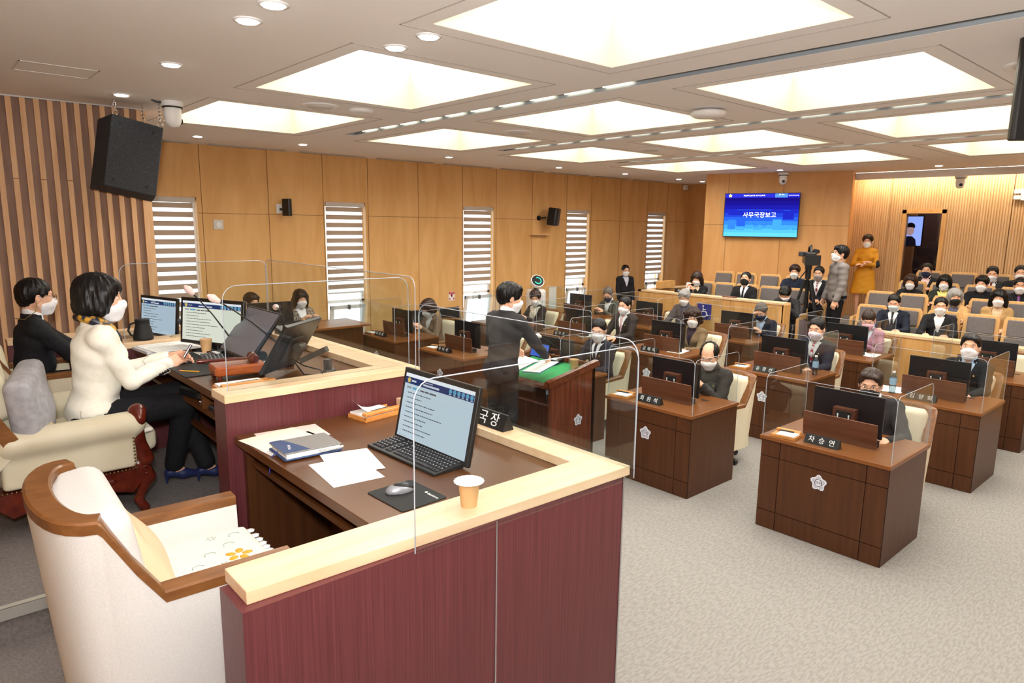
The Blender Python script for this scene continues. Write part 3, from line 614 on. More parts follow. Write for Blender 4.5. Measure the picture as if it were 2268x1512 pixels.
def cup(label, loc, lid=False, s=1, col=(214, 170, 118), name='paper_cup'):
    t = empty(name, label, 'paper cup', loc, 0, None, s); C_ = mat('cup%d' % col[0], col, .7)
    MB().lathe([(.027, 0), (.037, .085), (.039, .088), (.037, .089), (.034, .085), (.025, .004)], n=28).build('body', C_, t)
    if lid: MB().prism([((.052+.0015*math.cos(18*a))*math.cos(a), (.052+.0015*math.cos(18*a))*math.sin(a)) for a in np.linspace(0, 2*PI, 72, endpoint=False)], (0, 0, .0895), (1, 0, 0), (0, 1, 0), (0, 0, .002)).build('lid', mat('lid_paper', (228, 224, 222), .7), t)
    else: MB().cyl((0, 0, .06), (0, 0, .062), .032).build('coffee', mat('coffee', (90, 50, 25), .2), t)
    return t
def paper(label, cx, cy, z, w, d, rz, lines=True, curl=0, group=None, tint=None, seed=1, name='paper_sheet'):
    t = empty(name, label, 'paper', (cx, cy, z), rz, group); m = MB(); n = 6; P = []
    for i in range(n+1):
        u = -w/2+w*i/n; zz = .0006+curl*max(0, (i/n-.5))**2*4
        P += [(u, -d/2, zz), (u, d/2, zz)]
    P += [(p[0], p[1], p[2]+.0008) for p in P]; k = 2*(n+1)
    F = []
    for i in range(n): a = 2*i; F += [(a, a+1, a+3, a+2), (k+a, k+a+2, k+a+3, k+a+1)]
    for i in range(n): a = 2*i; F += [(a, a+2, k+a+2, k+a), (a+1, k+a+1, k+a+3, a+3)]
    F += [(0, k, k+1, 1), (2*n, 2*n+1, k+2*n+1, k+2*n)]
    m.add(P, F); m.build('sheet', tint or PAPER, t)
    if lines and curl == 0:
        q = MB(); rnd = random.Random(seed)
        for i in range(14):
            v = d/2-.03-i*(d-.06)/14
            if rnd.random() < .2: continue
            u = -w/2+.02; e = u+(w-.04)*rnd.uniform(.5, 1)
            while u < e: L_ = rnd.uniform(.006, .02); q.bb(u, u+L_, v, v+.003, .0014, .0016); u += L_+.004
        q.build('printed_lines', mat('print_grey', (140, 134, 136), .8), t)
    return t
def tray(label, loc, rz, group=None, w=.2, d=.16, scale=1):
    t = empty('memo_tray', label, 'memo tray', loc, rz, group, scale)
    m = MB().bb(-w/2, w/2, -d/2, d/2, 0, .012); m.bb(-w/2, w/2, -d/2, -d/2+.006, .012, .022); m.bb(-w/2, w/2, d/2-.006, d/2, .012, .022); m.bb(-w/2, -w/2+.006, -d/2, d/2, .012, .022); m.build('tray', ORNG, t)
    MB().box((-.02, .01, .022), (w-.06, d-.03, .014)).build('paper_stack', PAPER, t); MB().cbox((.0, -d/2+.022, .033), (w*.96, .035, .016), .006).build('pen_lid', ORNG, t)
    MB().cyl((-.05, -d/2+.05, .034), (.06, -d/2+.056, .034), .006, n=8).build('pen', BLACK, t); return t
def badge_emblem(parent, o, n, up_, s=.075):
    n = np.array(n, float); v = np.array(up_, float); u = np.cross(v, n)
    def pr(f, d0, d1, m, N_=90): return MB().prism([(f(a)*math.sin(a), f(a)*math.cos(a)) for a in np.linspace(0, 2*PI, N_, endpoint=False)], np.array(o)+n*d0, u, v, n*(d1-d0)).build('emblem_layer', m, e)
    e = MB().prism([((s*(1+.14*math.cos(5*a)+.035*math.cos(25*a)))*math.sin(a), (s*(1+.14*math.cos(5*a)+.035*math.cos(25*a)))*math.cos(a)) for a in np.linspace(0, 2*PI, 150, endpoint=False)], o, u, v, n*.004).build('emblem', mat('emblem_silver', (226, 229, 240), .5), parent)
    DK = mat('emblem_dark', (96, 92, 104), .5)
    q = MB()
    for k in range(5):
        for j in (-2, -1, 0, 1, 2):
            a = 2*PI*k/5+j*.17; q.prism([(-.0012, .60*s), (.0012, .60*s), (.0012, .88*s+.1*s*math.cos(5*a)), (-.0012, .88*s+.1*s*math.cos(5*a))], np.array(o)+n*.004, u*math.cos(a)-v*math.sin(a), v*math.cos(a)+u*math.sin(a), n*.0008)
    q.build('petal_line', DK, e)
    q = MB(); q.tube([np.array(o)+n*.0045+(u*math.cos(a)+v*math.sin(a))*s*.5 for a in np.linspace(0, 2*PI, 30, endpoint=False)], .0022, 5, closed=True)
    for k in range(5):
        a = 2*PI*k/5+PI/5; d_ = u*math.sin(a)+v*math.cos(a); p_ = np.cross(n, d_); q.prism([(-.12*s, .5*s), (.12*s, .5*s), (0, .66*s)], np.array(o)+n*.004, p_, d_, n*.001)
    q.build('star_ring', DK, e); text('의회', s*.52, DK, e, np.array(o)+n*.005, u, v, .0006)
    return e
# ---- council desk (front faces -x), origin at front-right corner on the floor, extends +x and +y
def make_desk():
    t = empty('council_desk', 'x', 'desk'); W_, D_ = .96, .76
    MB().bb(.012, D_, .0, W_, .0, .735).build('body', DARKW, t)
    m = MB(); ys_ = [0, .15, .80, W_]; zs_ = [0, .15, .60, .735]
    for i in range(3):
        for j in range(3): m.bb(-.0, .014, ys_[i]+.003, ys_[i+1]-.003, zs_[j]+.003, zs_[j+1]-.003)
    m.build('front_panel', DARKW, t); MB().bb(.009, .0125, 0, W_, 0, .735).build('groove', mat('groove_black', (20, 10, 6), .8), t)
    MB().bb(-.012, D_+.01, -.01, W_+.01, .735, .765).build('desktop', DARKT, t, bev=.003)
    MB().bb(.56, .60, .20, .27, .7655, .7675).build('cable_slot', BLACKM, t)
    badge_emblem(t, (-.001, .48, .50), (-1, 0, 0), (0, 0, 1), .055)
    return t
def make_board():
    t = empty('privacy_board', 'x', 'board'); Rb = ry(-.1)
    MB().box((0, 0, .095), (.016, .56, .19), Rb).build('board', patt('board_wood', (92, 52, 32), (110, 66, 42), (8, .6, 8), 3), t, bev=.002); MB().bb(.01, .09, -.27, -.22, 0, .05).build('foot', BLACKM, t); return t
def make_shield():
    t = empty('acrylic_shield', 'x', 'acrylic screen')
    panel('front_panel', .96, .49, .05, ACRY, t, (0, 0, 0), (0, 1, 0)); panel('side_panel', .72, .49, .05, ACRY, t, (.004, 0, 0), (1, 0, 0)); panel('side_panel', .72, .49, .05, ACRY, t, (.004, .96, 0), (1, 0, 0)); return t
# ---- tub chair: faces +x, origin on floor
def make_tub(fab, leg=True, wood=ARMW):
    t = empty('tub_chair', 'x', 'chair')
    # U path: list of (x, y, h, nx, ny)
    st = []; HA, HB = .625, .88
    def add(x, y, h): st.append((x, y, h))
    for x in (.34, .2, .05, -.05): add(x, -.30, HA)
    add(-.12, -.30, HA+.11); add(-.19, -.295, HB-.01)
    for a in np.linspace(.0, PI, 17): add(-.195-.115*math.sin(a)**.8, -.29*math.cos(a), HB+.01*math.sin(a))
    add(-.19, .295, HB-.01); add(-.12, .30, HA+.11)
    for x in (-.05, .05, .2, .34): add(x, .30, HA)
    N_ = len(st); V = []; F = []
    nor = []
    for i in range(N_):
        a = st[max(i-1, 0)]; b = st[min(i+1, N_-1)]; d = np.array([b[0]-a[0], b[1]-a[1]]); d /= max(np.linalg.norm(d), 1e-6); nor.append(np.array([d[1], -d[0]]))
    def ring(prof):
        VV = []; FF = []; K = len(prof(0))
        for i in range(N_): VV += prof(i)
        for i in range(N_-1):
            for k in range(K): FF.append((i*K+k, i*K+(k+1) % K, (i+1)*K+(k+1) % K, (i+1)*K+k))
        FF.append(tuple(range(K))); FF.append(tuple(range((N_-1)*K+K-1, (N_-1)*K-1, -1))); return VV, FF
    th = .036
    def sh(i):
        x, y, h = st[i]; n = nor[i]; zb = .16; o = []
        for s, z in ((-1, zb), (1, zb), (1, zb+.2), (1, h-.04), (1, h-.018), (-1, h-.018), (-1, zb+.2)):
            tp = .80+.20*min(1, (z-zb)/(h-zb)); xx = x*tp if x < 0 else x; yy = y*(.9+.1*min(1, (z-zb)/(h-zb)))
            o.append((xx+n[0]*s*th, yy+n[1]*s*th, z))
        return o
    v, f = ring(sh); m = MB(); m.add(v, f, 0, True); b = m.build('shell', fab, t, smooth=True); b.modifiers.new('es', 'EDGE_SPLIT').split_angle = math.radians(40)
    def rim(i):
        x, y, h = st[i]; n = nor[i]; a = .037; return [(x+n[0]*s*a, y+n[1]*s*a, z) for s, z in ((-1, h-.018), (1, h-.018), (1, h+.012), (.8, h+.018), (-.8, h+.018), (-1, h+.012))]
    v, f = ring(rim); m = MB(); m.add(v, f, 0, True); b = m.build('wooden_rim', wood, t, smooth=True); b.modifiers.new('es', 'EDGE_SPLIT').split_angle = math.radians(35)
    G = Fld((-.42, -.32, .35), (.42, .32, 1.0), .012)
    G.box((-.175, 0, .62), (.105, .275, .265), .06, ry(-.16), .03); X, Y, Z = G.grid(); G.F = np.maximum(G.F, np.where(X < -.19, (np.sqrt(((X+.19)/.092)**2+(Y/.264)**2)-1)*.09, -1)+0*Z)
    smesh('back_cushion', [G.mesh()], fab, t)
    G = Fld((-.3, -.3, .3), (.42, .3, .56), .012); G.box((.07, 0, .43), (.28, .262, .06), .035, k=.02); smesh('seat_cushion', [G.mesh()], fab, t)
    MB().bb(-.24, .33, -.27, .27, .15, .38).build('seat_base', fab, t)
    k = MB().cyl((0, 0, .06), (0, 0, .2), .03).build('column', CHROME, t)
    for i in range(5):
        a = 2*PI*i/5+.3; c, s = math.cos(a), math.sin(a); g = MB().tube([(0, 0, .09), (.2*c, .2*s, .085), (.29*c, .29*s, .065)], [.022, .018, .013], 8).build('leg', CHROME, t)
        MB().cyl((.29*c-.02*s, .29*s+.02*c, .03), (.29*c+.02*s, .29*s-.02*c, .03), .03, n=14).build('caster', BLACK, g)
    return t
GC_BACK = None
def make_gseat():
    t = empty('gallery_seat', 'x', 'seat'); Rb = ry(-.16)
    def o(x, z): return Rb@np.array([x, 0, z])
    P = [(-.235, .28), (.235, .28), (.215, .97), (.185, 1.03), (-.185, 1.03), (-.215, .97)]
    q = MB().prism(P, (-.17, 0, .0), (0, 1, 0), tuple(Rb@np.array([0, 0, 1])), tuple(Rb@np.array([-.04, 0, 0]))).build('back_frame', TANW, t, bev=.01)
    off = np.array([-.17, 0, 0])
    MB().cbox(off+Rb@np.array([.03, 0, .87]), (.055, .33, .23), .06, Rb).build('head_pad', GREYC, t); MB().cbox(off+Rb@np.array([.035, 0, .6]), (.06, .36, .27), .04, Rb).build('back_pad', GREYC, t)
    MB().cbox((.1, 0, .40), (.46, .42, .11), .05).build('seat_pad', GREYC, t); MB().bb(-.1, .3, -.2, .2, .0, .34).build('seat_box', mat('seat_box', (96, 88, 84), .8), t)
    for s in (-1, 1):
        a = MB().prism([(-.14, 0), (.3, 0), (.3, .58), (.24, .62), (-.14, .62)], (0, s*.265-.025, 0), (1, 0, 0), (0, 0, 1), (0, .05, 0)).build('armrest', TANW, t, bev=.006)
        MB().bb(-.1, .26, s*.265-.027, s*.265+.027, .04, .54).build('side_panel', GREYC, a)
    return t
def place(proto, used, loc, rz, label, group=None, s=None):
    o = proto if not used[0] else copy_tree(proto); used[0] = True
    o.location = loc; o.rotation_euler = (0, 0, rz); o['label'] = label
    if group: o['group'] = group
    if s: o.scale = (s, s, s)
    return o
# ================================================================ COUNCIL FLOOR
rowx = [5.0, 7.14, 8.89]; coly = [1.62, 3.24, 4.86, 6.5, 8.07]
RN = ['front row', 'middle row', 'back row']; CN = ['right end', 'second from right', 'in the middle', 'fourth from right', 'window end']
plates = {(0, 0): '차  승  연', (0, 1): '최  원  석', (0, 3): '주  이  삭', (0, 4): '이  희  래', (1, 0): '김  양  희', (1, 1): '유  경  선', (1, 2): '김  해  숙', (1, 3): '김  덕  현', (1, 4): '한  선  희', (2, 2): '박  수  현'}
dp, bp, sp_ = make_desk(), make_board(), make_shield(); du, bu, su = [False], [False], [False]
cp = make_tub(LEATH, wood=ARMW); cu_ = [False]
mp0 = None
for r in range(3):
    for c in range(5):
        x, y = rowx[r], coly[c]; ds = '%s, %s' % (RN[r], CN[c])
        place(dp, du, (x, y, 0), 0, 'dark walnut council desk, '+ds, 'walnut council desks')
        place(bp, bu, (x+.30, y+.49, .766), 0, 'brown board before the monitor on the desk, '+ds, 'wooden boards on the desks')
        place(sp_, su, (x+.012, y, .767), 0, 'clear acrylic screen around the desk, '+ds, 'acrylic screens on the council desks')
        lab = 'black monitor with wooden bracket, desk in '+ds
        if mp0 is None: mp0, _ = monitor(lab, (0, 0, 0), 0, group='monitors on the council desks'); mo = mp0
        else: mo = copy_tree(mp0); mo['label'] = lab
        mo.location = (x+.46, y+.50, .768)
        cy = {(0, 0): .42, (0, 1): .46}.get((r, c), .45)
        place(cp, cu_, (x+(1.17 if r < 2 else 1.10) if (r, c) != (0, 3) else x+1.05, y+cy+.03, 0), PI+random.Random(r*5+c).uniform(-.12, .12), 'ivory tub chair behind the desk, '+ds, 'ivory tub chairs at the council desks')
        if (r, c) in plates:
            n_ = empty('name_plate', 'black name plate on the desk, '+ds, 'name plate', (x+.10, y+.52, .766), 0, 'black name plates')
            MB().prism([(-.035, 0), (.035, 0), (.006, .066), (-.006, .066)], (0, -.13, 0), (1, 0, 0), (0, 0, 1), (0, .26, 0)).build('prism', BLACK, n_)
            d = Vector((.029, 0, .066)).normalized(); text(plates[(r, c)], .052, WTXT, n_, (-.0225, 0, .0335), (0, -1, 0), d, .0008)
for (x, y, l) in ((5.10, 2.43, 'front row at the right end near the camera'), (5.09, 4.08, 'front row, second from the right'), (7.25, 4.07, 'middle row, second from the right'), (5.12, 7.3, 'front row, second from the window side')):
    tray('orange memo tray with paper, desk '+l, (x, y, .766), PI/2+.1, 'orange memo trays')
t = tray('low orange memo tray on the desk at the window end, front row', (5.12, 8.85, .766), PI/2, 'orange memo trays')
for (x, y, a, l) in ((7.55, 5.15, .2, 'before the curly-haired person'), (7.55, 6.75, -.3, 'before the man with the pink tie'), (9.35, 3.42, .1, 'before the person in pink'), (7.5, 2.5, .2, 'beside the bottle in the middle row right end'), (9.3, 8.5, .3, 'before the man with the wristwatch')):
    paper('white paper on the council desk '+l, x, y, .766, .3, .21, a, lines=False, name='paper_sheet')
def bottle(loc, label, s=1):
    t = empty('water_bottle', label, 'water bottle', loc, 0, None, s); PET = clear('pet', (200, 214, 222), mul=5)
    MB().lathe([(.03, 0), (.032, .01), (.030, .04), (.032, .07), (.03, .1), (.032, .14), (.03, .16), (.015, .19), (.0125, .205)], n=20).build('body', PET, t); MB().lathe([(.0325, .085), (.0325, .15)], n=20).build('wrapper', mat('bottle_label', (150, 186, 214), .4), t); MB().cyl((0, 0, .203), (0, 0, .222), .015).build('cap', WHITE, t); return t
bottle((7.56, 3.33, .766), 'clear water bottle before the man with the striped tie'); bottle((7.34, 2.44, .766), 'clear water bottle at the right-end desk of the middle row')
cup('tan paper cup on the middle row desk before the man with the pink tie', (7.45, 6.55, .766), s=1)
# ================================================================ ROSTRUM
MP = lambda: mat('shelf_dark', (48, 28, 20), .5)
def capwood(): return MAPLE
d = empty('rostrum_desk', 'maroon and maple corner desk in the foreground with monitor and papers', 'desk', (0, 0, 0))
m = MB(); m.bb(.56, 1.42, 1.66, 1.70, 0, 1.40); m.bb(1.424, 2.10, 1.66, 1.70, 0, 1.40); m.bb(.56, .60, 1.70, 1.83, 0, 1.40); m.bb(.60, 2.06, 1.81, 1.84, .68, 1.40); m.bb(2.06, 2.10, 1.70, 3.17, 0, 1.40); m.build('maroon_panel', MAROON, d)
MB().bb(1.419, 1.425, 1.6585, 1.7, 0, 1.40).bb(2.095, 2.103, 1.657, 1.663, 0, 1.40).build('metal_joint', STEEL, d)
m = MB(); m.prism([(.583, 1.69), (2.12, 1.645), (2.12, 3.17), (1.97, 3.17), (1.97, 1.835), (.583, 1.852)], (0, 0, 1.40), (1, 0, 0), (0, 1, 0), (0, 0, .04)); m.build('cap', MAPLE, d, bev=.003)
MB().bb(1.08, 2.0, 1.86, 3.17, 1.36, 1.40).build('desktop', PODT, d, bev=.002)
MB().bb(1.14, 1.6, 1.86, 3.14, 1.25, 1.275).build('keyboard_shelf', PODT, d); MB().bb(1.12, 1.16, 3.13, 3.17, .68, 1.36).bb(1.55, 1.60, 1.86, 3.17, .68, 1.36).build('modesty_panel', DARKW, d)
MB().bb(1.13, 2.0, 3.155, 3.17, .68, 1.36).build('side_board', DARKW, d)
sh = empty('acrylic_shield', 'large clear acrylic screen on the foreground desk corner', 'acrylic screen')
panel('side_panel', 1.02, .54, .07, ACRY, sh, (1.075, 1.636, 1.405), (1, -.03, 0), th=.008, er=.0023); panel('front_panel', 1.52, .52, .07, ACRY, sh, (2.10, 1.612, 1.44), (0, 1, 0), th=.008, er=.0023)
MB().bb(2.085, 2.12, 1.62, 3.13, 1.441, 1.452).build('holder', ACRY, sh)
t, b = monitor('large monitor showing a web page on the foreground desk', (1.675, 2.37, 1.40), PI+.02, w=.54, h=.335, lift=.175, tilt=.21, ui=((196, 212, 222), .5), back='stand', key='p')
keyboard('black keyboard in front of the monitor on the foreground desk', (1.565, 2.385, 1.40), PI+.03, w=.50)
t = empty('mouse_pad', 'black mouse pad with small white mark on the foreground desk', 'mouse pad', (1.31, 2.045, 1.40), .03); MB().cbox((0, 0, .002), (.2, .235, .004), .012).build('mat', BLACKM, t); text('Bestione', .018, WTXT, t, (.065, -.075, .0045), (0, -1, 0), (1, 0, 0), .0002, name='white_mark')
MB().cyl((.068, -.03, .004), (.068, -.03, .0048), .006, n=12).build('logo_dot', WTXT, t)
ms = empty('computer_mouse', 'grey and black mouse on the black pad', 'mouse', (1.305, 2.085, 1.404), -.25)
G = Fld((-.08, -.05, -.01), (.08, .05, .06), .0035); G.ell((0, 0, .006), (.055, .03, .028), k=.01); G.F = np.maximum(G.F, -(G.grid()[2]+0*G.F)); smesh('body', [G.mesh()], mat('mouse_grey', (150, 152, 160), .3, .4), ms)
G = Fld((-.08, -.05, 0), (.08, .05, .06), .0035); G.ell((.006, 0, .009), (.05, .026, .0285), k=.01); G.F = np.maximum(G.F, -(G.grid()[2]-.006+0*G.F)); smesh('buttons', [G.mesh()], BLACK, ms)
cup('tan paper cup with white paper lid on the maple ledge', (1.372, 1.75, 1.44), lid=True)
paper('printed white sheet on the foreground desk edge, lower of two', 1.26, 2.42, 1.4, .21, .297, -.12, seed=3); paper('printed white sheet slipped under the lower sheet', 1.33, 2.5, 1.402, .21, .28, -.25, seed=4)
paper('white printed sheet under the notebook, left pile', 1.24, 2.90, 1.4, .297, .21, .08, seed=6); paper('pale pink sheet behind the left pile', 1.30, 3.02, 1.4, .297, .21, -.1, lines=False, tint=mat('pink_paper', (225, 208, 202), .8)); paper('cream sheet at the top of the left pile', 1.22, 3.0, 1.402, .28, .2, .15, lines=False, tint=mat('cream_paper', (240, 232, 214), .8))
nb_ = empty('notebook', 'navy and grey hardcover planner with blue ribbon lying on papers', 'notebook', (1.245, 2.755, 1.405), -.06)
MB().cbox((0, 0, .003), (.262, .205, .004), .01).build('back_cover', mat('nb_navy', (40, 66, 112), .5), nb_); MB().bb(-.118, .12, -.088, .088, .005, .026).build('pages', PAPER, nb_)
MB().cbox((0, .004, .029), (.258, .195, .005), .01).build('front_cover', mat('nb_grey', (132, 128, 126), .7), nb_)
MB().prism([(-.126, -.09), (-.015, -.09), (-.03, -.03), (-.05, .03), (-.075, .098), (-.126, .098)], (0, .004, .0318), (1, 0, 0), (0, 1, 0), (0, 0, .001)).build('navy_cover_panel', mat('nb_navy', (40, 66, 112)), nb_)
text('부여군의회', .014, WTXT, nb_, (-.08, -.02, .033), (.3, 1, 0), (-1, .3, 0), .0002, name='cover_lettering')
MB().tube([(-.125, .0, .02), (-.15, -.0, .0), (-.16, -.005, -.03), (-.165, .0, -.075)], .002, 5).build('ribbon', mat('ribbon_blue', (30, 50, 150), .6), nb_); MB().cyl((.02, -.1, .015), (.13, -.1, .018), .006, n=8).build('pen', CHROME, nb_)
t = tray('orange memo tray with curled white paper against the maroon divider', (1.78, 3.06, 1.4), .12, 'orange memo trays', w=.25, d=.15)
pp = paper('curled white note paper lying in the orange tray on the foreground desk', 1.75, 3.075, 1.43, .16, .11, 2.9, lines=False, curl=.05)
n_ = empty('name_plate', 'large black name plate on the maple ledge behind the foreground monitor', 'name plate', (2.045, 2.51, 1.44), 0, 'black name plates')
MB().prism([(-.035, 0), (.035, 0), (.006, .075), (-.006, .075)], (0, -.2, 0), (1, 0, 0), (0, 0, 1), (0, .4, 0)).build('prism', BLACK, n_); text('사 무 국 장', .07, WTXT, n_, (.0225, -.0, .038), (0, 1, 0), Vector((-.029, 0, .075)).normalized(), .001); text('사 무 국 장', .07, WTXT, n_, (-.0225, 0, .038), (0, -1, 0), Vector((.029, 0, .075)).normalized(), .001)
# chairwoman's raised desk
d = empty('rostrum_desk', 'raised middle desk with maple ledge where the woman in white sits', 'desk', (0, 0, 0))
m = MB(); m.bb(1.05, 1.5, 3.175, 3.20, .68, 1.56); m.bb(1.503, 2.10, 3.175, 3.20, 0, 1.56); m.bb(1.05, 1.09, 3.2, 3.33, .84, 1.56); m.bb(1.09, 2.1, 3.31, 3.33, .84, 1.52); m.bb(2.06, 2.10, 3.2, 5.12, 0, 1.56); m.bb(1.03, 2.06, 4.98, 5.11, .84, 1.56); m.build('maroon_panel', MAROON, d)
MB().bb(1.5, 1.503, 3.177, 3.2, .68, 1.56).build('metal_joint', STEEL, d)
MB().prism([(1.045, 3.165), (2.12, 3.15), (2.12, 5.14), (1.02, 5.14), (1.02, 4.96), (1.93, 4.96), (1.93, 3.335), (1.045, 3.345)], (0, 0, 1.56), (1, 0, 0), (0, 1, 0), (0, 0, .04)).build('cap', MAPLE, d, bev=.003)
MB().bb(1.08, 1.97, 3.34, 4.97, 1.52, 1.56).build('desktop', PODT, d); MB().bb(1.12, 1.95, 3.34, 4.96, 1.38, 1.40).build('under_shelf', PODT, d); MB().bb(1.16, 1.2, 3.34, 4.96, 1.22, 1.24).bb(1.7, 1.74, 3.34, 4.97, .84, 1.52).build('modesty_panel', DARKW, d)
MB().bb(1.12, 1.5, 3.74, 3.76, 1.4, 1.52).build('divider', PODT, d)
t = MB().cbox((1.2, 4.2, 1.5635), (.26, .72, .006), .01).build('desk_pad', BLACKM); tag(t, 'black desk pad under the hands of the woman in white', 'desk pad')
t = empty('document_case', 'clear-lidded flat case on the shelf under the raised desk', 'document case', (1.25, 3.6, 1.4), .1); MB().cbox((0, 0, .012), (.2, .26, .024), .01).build('base', BLACK, t); MB().bb(-.085, .085, -.11, .11, .024, .027).build('lid', STEEL, t)
t = empty('black_pouch', 'black leather pouch on the shelf near the white sleeve', 'pouch', (1.22, 4.05, 1.4), .2); MB().cbox((0, 0, .03), (.18, .24, .06), .03).build('body', BLACK, t); MB().bb(-.09, .05, -.2, -.12, 0, .004).build('paper_inside', PAPER, t)
sh = empty('acrylic_shield', 'large clear acrylic screen around the raised middle desk', 'acrylic screen')
panel('side_panel', 1.02, .50, .07, ACRY, sh, (1.09, 3.25, 1.60), (1, 0, 0), th=.008, er=.0023); panel('front_panel', 2.05, .51, .06, ACRY, sh, (2.07, 3.12, 1.60), (0, 1, 0), th=.008, er=.0023); panel('side_panel', .98, .51, .06, ACRY, sh, (1.05, 5.05, 1.60), (1, 0, 0), th=.008, er=.0023)
monitor('monitor with a pale web page on the raised desk, beside the paper cup', (1.455, 4.545, 1.56), math.radians(203), w=.565, h=.30, lift=.19, tilt=.1, ui=((224, 228, 212), .5), back='stand', key='w')
t, b = monitor('dark tilted touch screen on the raised desk', (1.53, 4.1, 1.56), PI, w=.5, h=.33, lift=.17, tilt=.66, back='stand'); b.children[0].data.materials[0] = mat('touch_screen', (120, 121, 132), .2)
t, b = monitor('tilted monitor seen from behind beside the acrylic screen', (1.55, 3.56, 1.56), math.radians(128), w=.40, h=.31, lift=.17, tilt=.55, back=None)
MB().bb(-.02, -.011, -.07, .07, -.09, .06).build('mount_plate', mat('plate_dark', (50, 44, 40), .4), b)
MB().cyl((-.05, -.035, .16), (-.05, .035, .16), .024).box((-.13, 0, .12), (.17, .04, .03), ry(.45)).box((-.21, 0, .05), (.03, .04, .1)).cyl((-.21, -.05, .025), (-.21, .05, .025), .022).build('arm', mat('arm_grey', (62, 58, 54), .4), t)
MB().tube([(-.03, .03, .08), (-.1, .06, .0+.02), (-.2, .08, .03), (-.24, .05, .005)], .004, 6).tube([(-.03, .05, .1), (-.12, .1, .08), (-.22, .1, .06), (-.24, .1, .005)], .004, 6).build('cable', BLACK, t)
keyboard('black keyboard on the raised desk beyond the gavel block', (1.36, 4.26, 1.56), PI-.25, w=.30, d=.13)
cup('tan paper cup before the monitor on the raised desk', (1.40, 4.52, 1.56))
def gmic(label, loc, tip, rz=0, foam=(236, 205, 200)):
    t = empty('gooseneck_microphone', label, 'microphone', loc, rz); T = np.array(tip)
    MB().prism([(-.09, 0), (.09, 0), (.09, .05), (-.07, .02)], (0, -.06, 0), (1, 0, 0), (0, 0, 1), (0, .12, 0)).build('base', DGREY if 0 else BLACK, t, bev=.004)
    MB().bb(-.055, -.03, -.04, .04, .028, .032).build('label_strip', PAPER, t)
    p0 = np.array([.06, 0, .045]); pts = [p0, p0+np.array([0, 0, .05])]+[p0+np.array([0, 0, .05])+(T-p0-np.array([0, 0, .05]))*q+np.array([0, 0, .02*math.sin(q*PI)]) for q in (.2, .5, .8, 1)]
    MB().tube(pts, [.008, .006, .005, .004, .004, .006], 8).build('gooseneck', BLACKM, t)
    d_ = (T-pts[-2]); d_ /= np.linalg.norm(d_); 
    G = Fld(T-.07, T+.09, .005); G.cap(T, T+d_*.03, .016, .021, k=.01); G.cap(T+d_*.03, T+d_*.055, .02, .010, k=.01); smesh('windscreen', [G.mesh()], mat('foam%d' % foam[2], foam, .9), t); return t
gmic('gooseneck microphone with pink cover leaning before the pale web-page monitor', (1.44, 4.34, 1.56), (-.14, .06, .40))
gmic('gooseneck microphone with pink cover crossing the dark touch screen', (1.57, 3.84, 1.56), (-.29, .05, .40))
gmic('gooseneck microphone with pink cover on the maple ledge before the dark monitors', (2.02, 4.70, 1.60), (.27, -.04, .16), PI/2)
t = empty('gavel_block', 'glossy reddish wood gavel block on small turned feet', 'gavel block', (1.31, 3.72, 1.56), -.1)
MB().cbox((0, 0, .048), (.27, .18, .05), .02).build('block', GAVW, t); [MB().lathe([(.01, 0), (.016, .006), (.008, .012), (.014, .02), (.012, .024)], c=(x, y, 0), n=12).build('foot', CARVE, t) for x in (-.11, .11) for y in (-.07, .07)]
t = empty('gavel', 'turned wooden gavel resting on the reddish block', 'gavel', (1.28, 3.74, 1.655), -.2)
MB().tube([(-.17, 0, .0), (-.16, 0, 0), (-.1, 0, 0), (0, 0, 0), (.1, 0, -.002)], [.010, .013, .008, .009, .007], 12).build('handle', CARVE, t); MB().lathe([(.018, -.05), (.026, -.046), (.027, -.03), (.022, -.026), (.025, 0), (.022, .026), (.027, .03), (.026, .046), (.018, .05)], c=(.115, 0, .0), R=rx(PI/2)@rz_(0), n=20).build('head', CARVE, t)
t = empty('pencil', 'short yellow pencil with pink eraser on the desk edge', 'pencil', (1.13, 3.97, 1.569), -.9); MB().cyl((-.05, 0, 0), (.06, 0, 0), .004, n=6).build('shaft', mat('pencil_yellow', (230, 170, 50), .4), t); MB().cyl((-.06, 0, 0), (-.05, 0, 0), .0042, n=8).build('eraser', mat('eraser_pink', (225, 120, 110), .7), t)
tray('orange memo tray with long white paper beside the maple divider', (1.24, 3.43, 1.56), -.02, 'orange memo trays', w=.28, d=.14)
paper('white printed papers spread on the raised desk left of the keyboard', 1.25, 4.76, 1.582, .3, .36, .12, seed=8, name='paper_pile'); paper('white sheet nearest the hands of the woman in white', 1.3, 4.45, 1.563, .21, .25, -.3, seed=9); paper('small white sheet behind the gavel handle', 1.38, 3.98, 1.561, .2, .14, .2, lines=False)
t = MB().cbox((1.20, 4.80, 1.571), (.26, .26, .02), .006, rz_(.1)).build('document_folder', mat('folder_white', (214, 212, 214), .6)); tag(t, 'thick pale folder under the papers at the far end of the raised desk', 'folder')
t = empty('thermal_jug', 'matte black jug with handle on the maple ledge', 'jug', (1.16, 5.04, 1.60), 0, None, 1.0)
MB().lathe([(.05, 0), (.062, .004), (.062, .02), (.052, .075), (.044, .1), (.044, .13), (.047, .132), (.045, .14), (.01, .142)], n=28).build('body', BLACKM, t); MB().tube([(-.045, -.0, .12), (-.075, -.0, .11), (-.088, 0, .07), (-.075, 0, .04), (-.056, 0, .03)], .007, 8).build('handle', BLACKM, t)
t = MB().lathe([(.05, 0), (.052, .002), (.05, .004), (.01, .004)], c=(1.38, 5.05, 1.6)).build('coaster', mat('coaster_tan', (196, 176, 140), .8)); tag(t, 'thin round tan coaster on the maple ledge beside the jug', 'coaster')
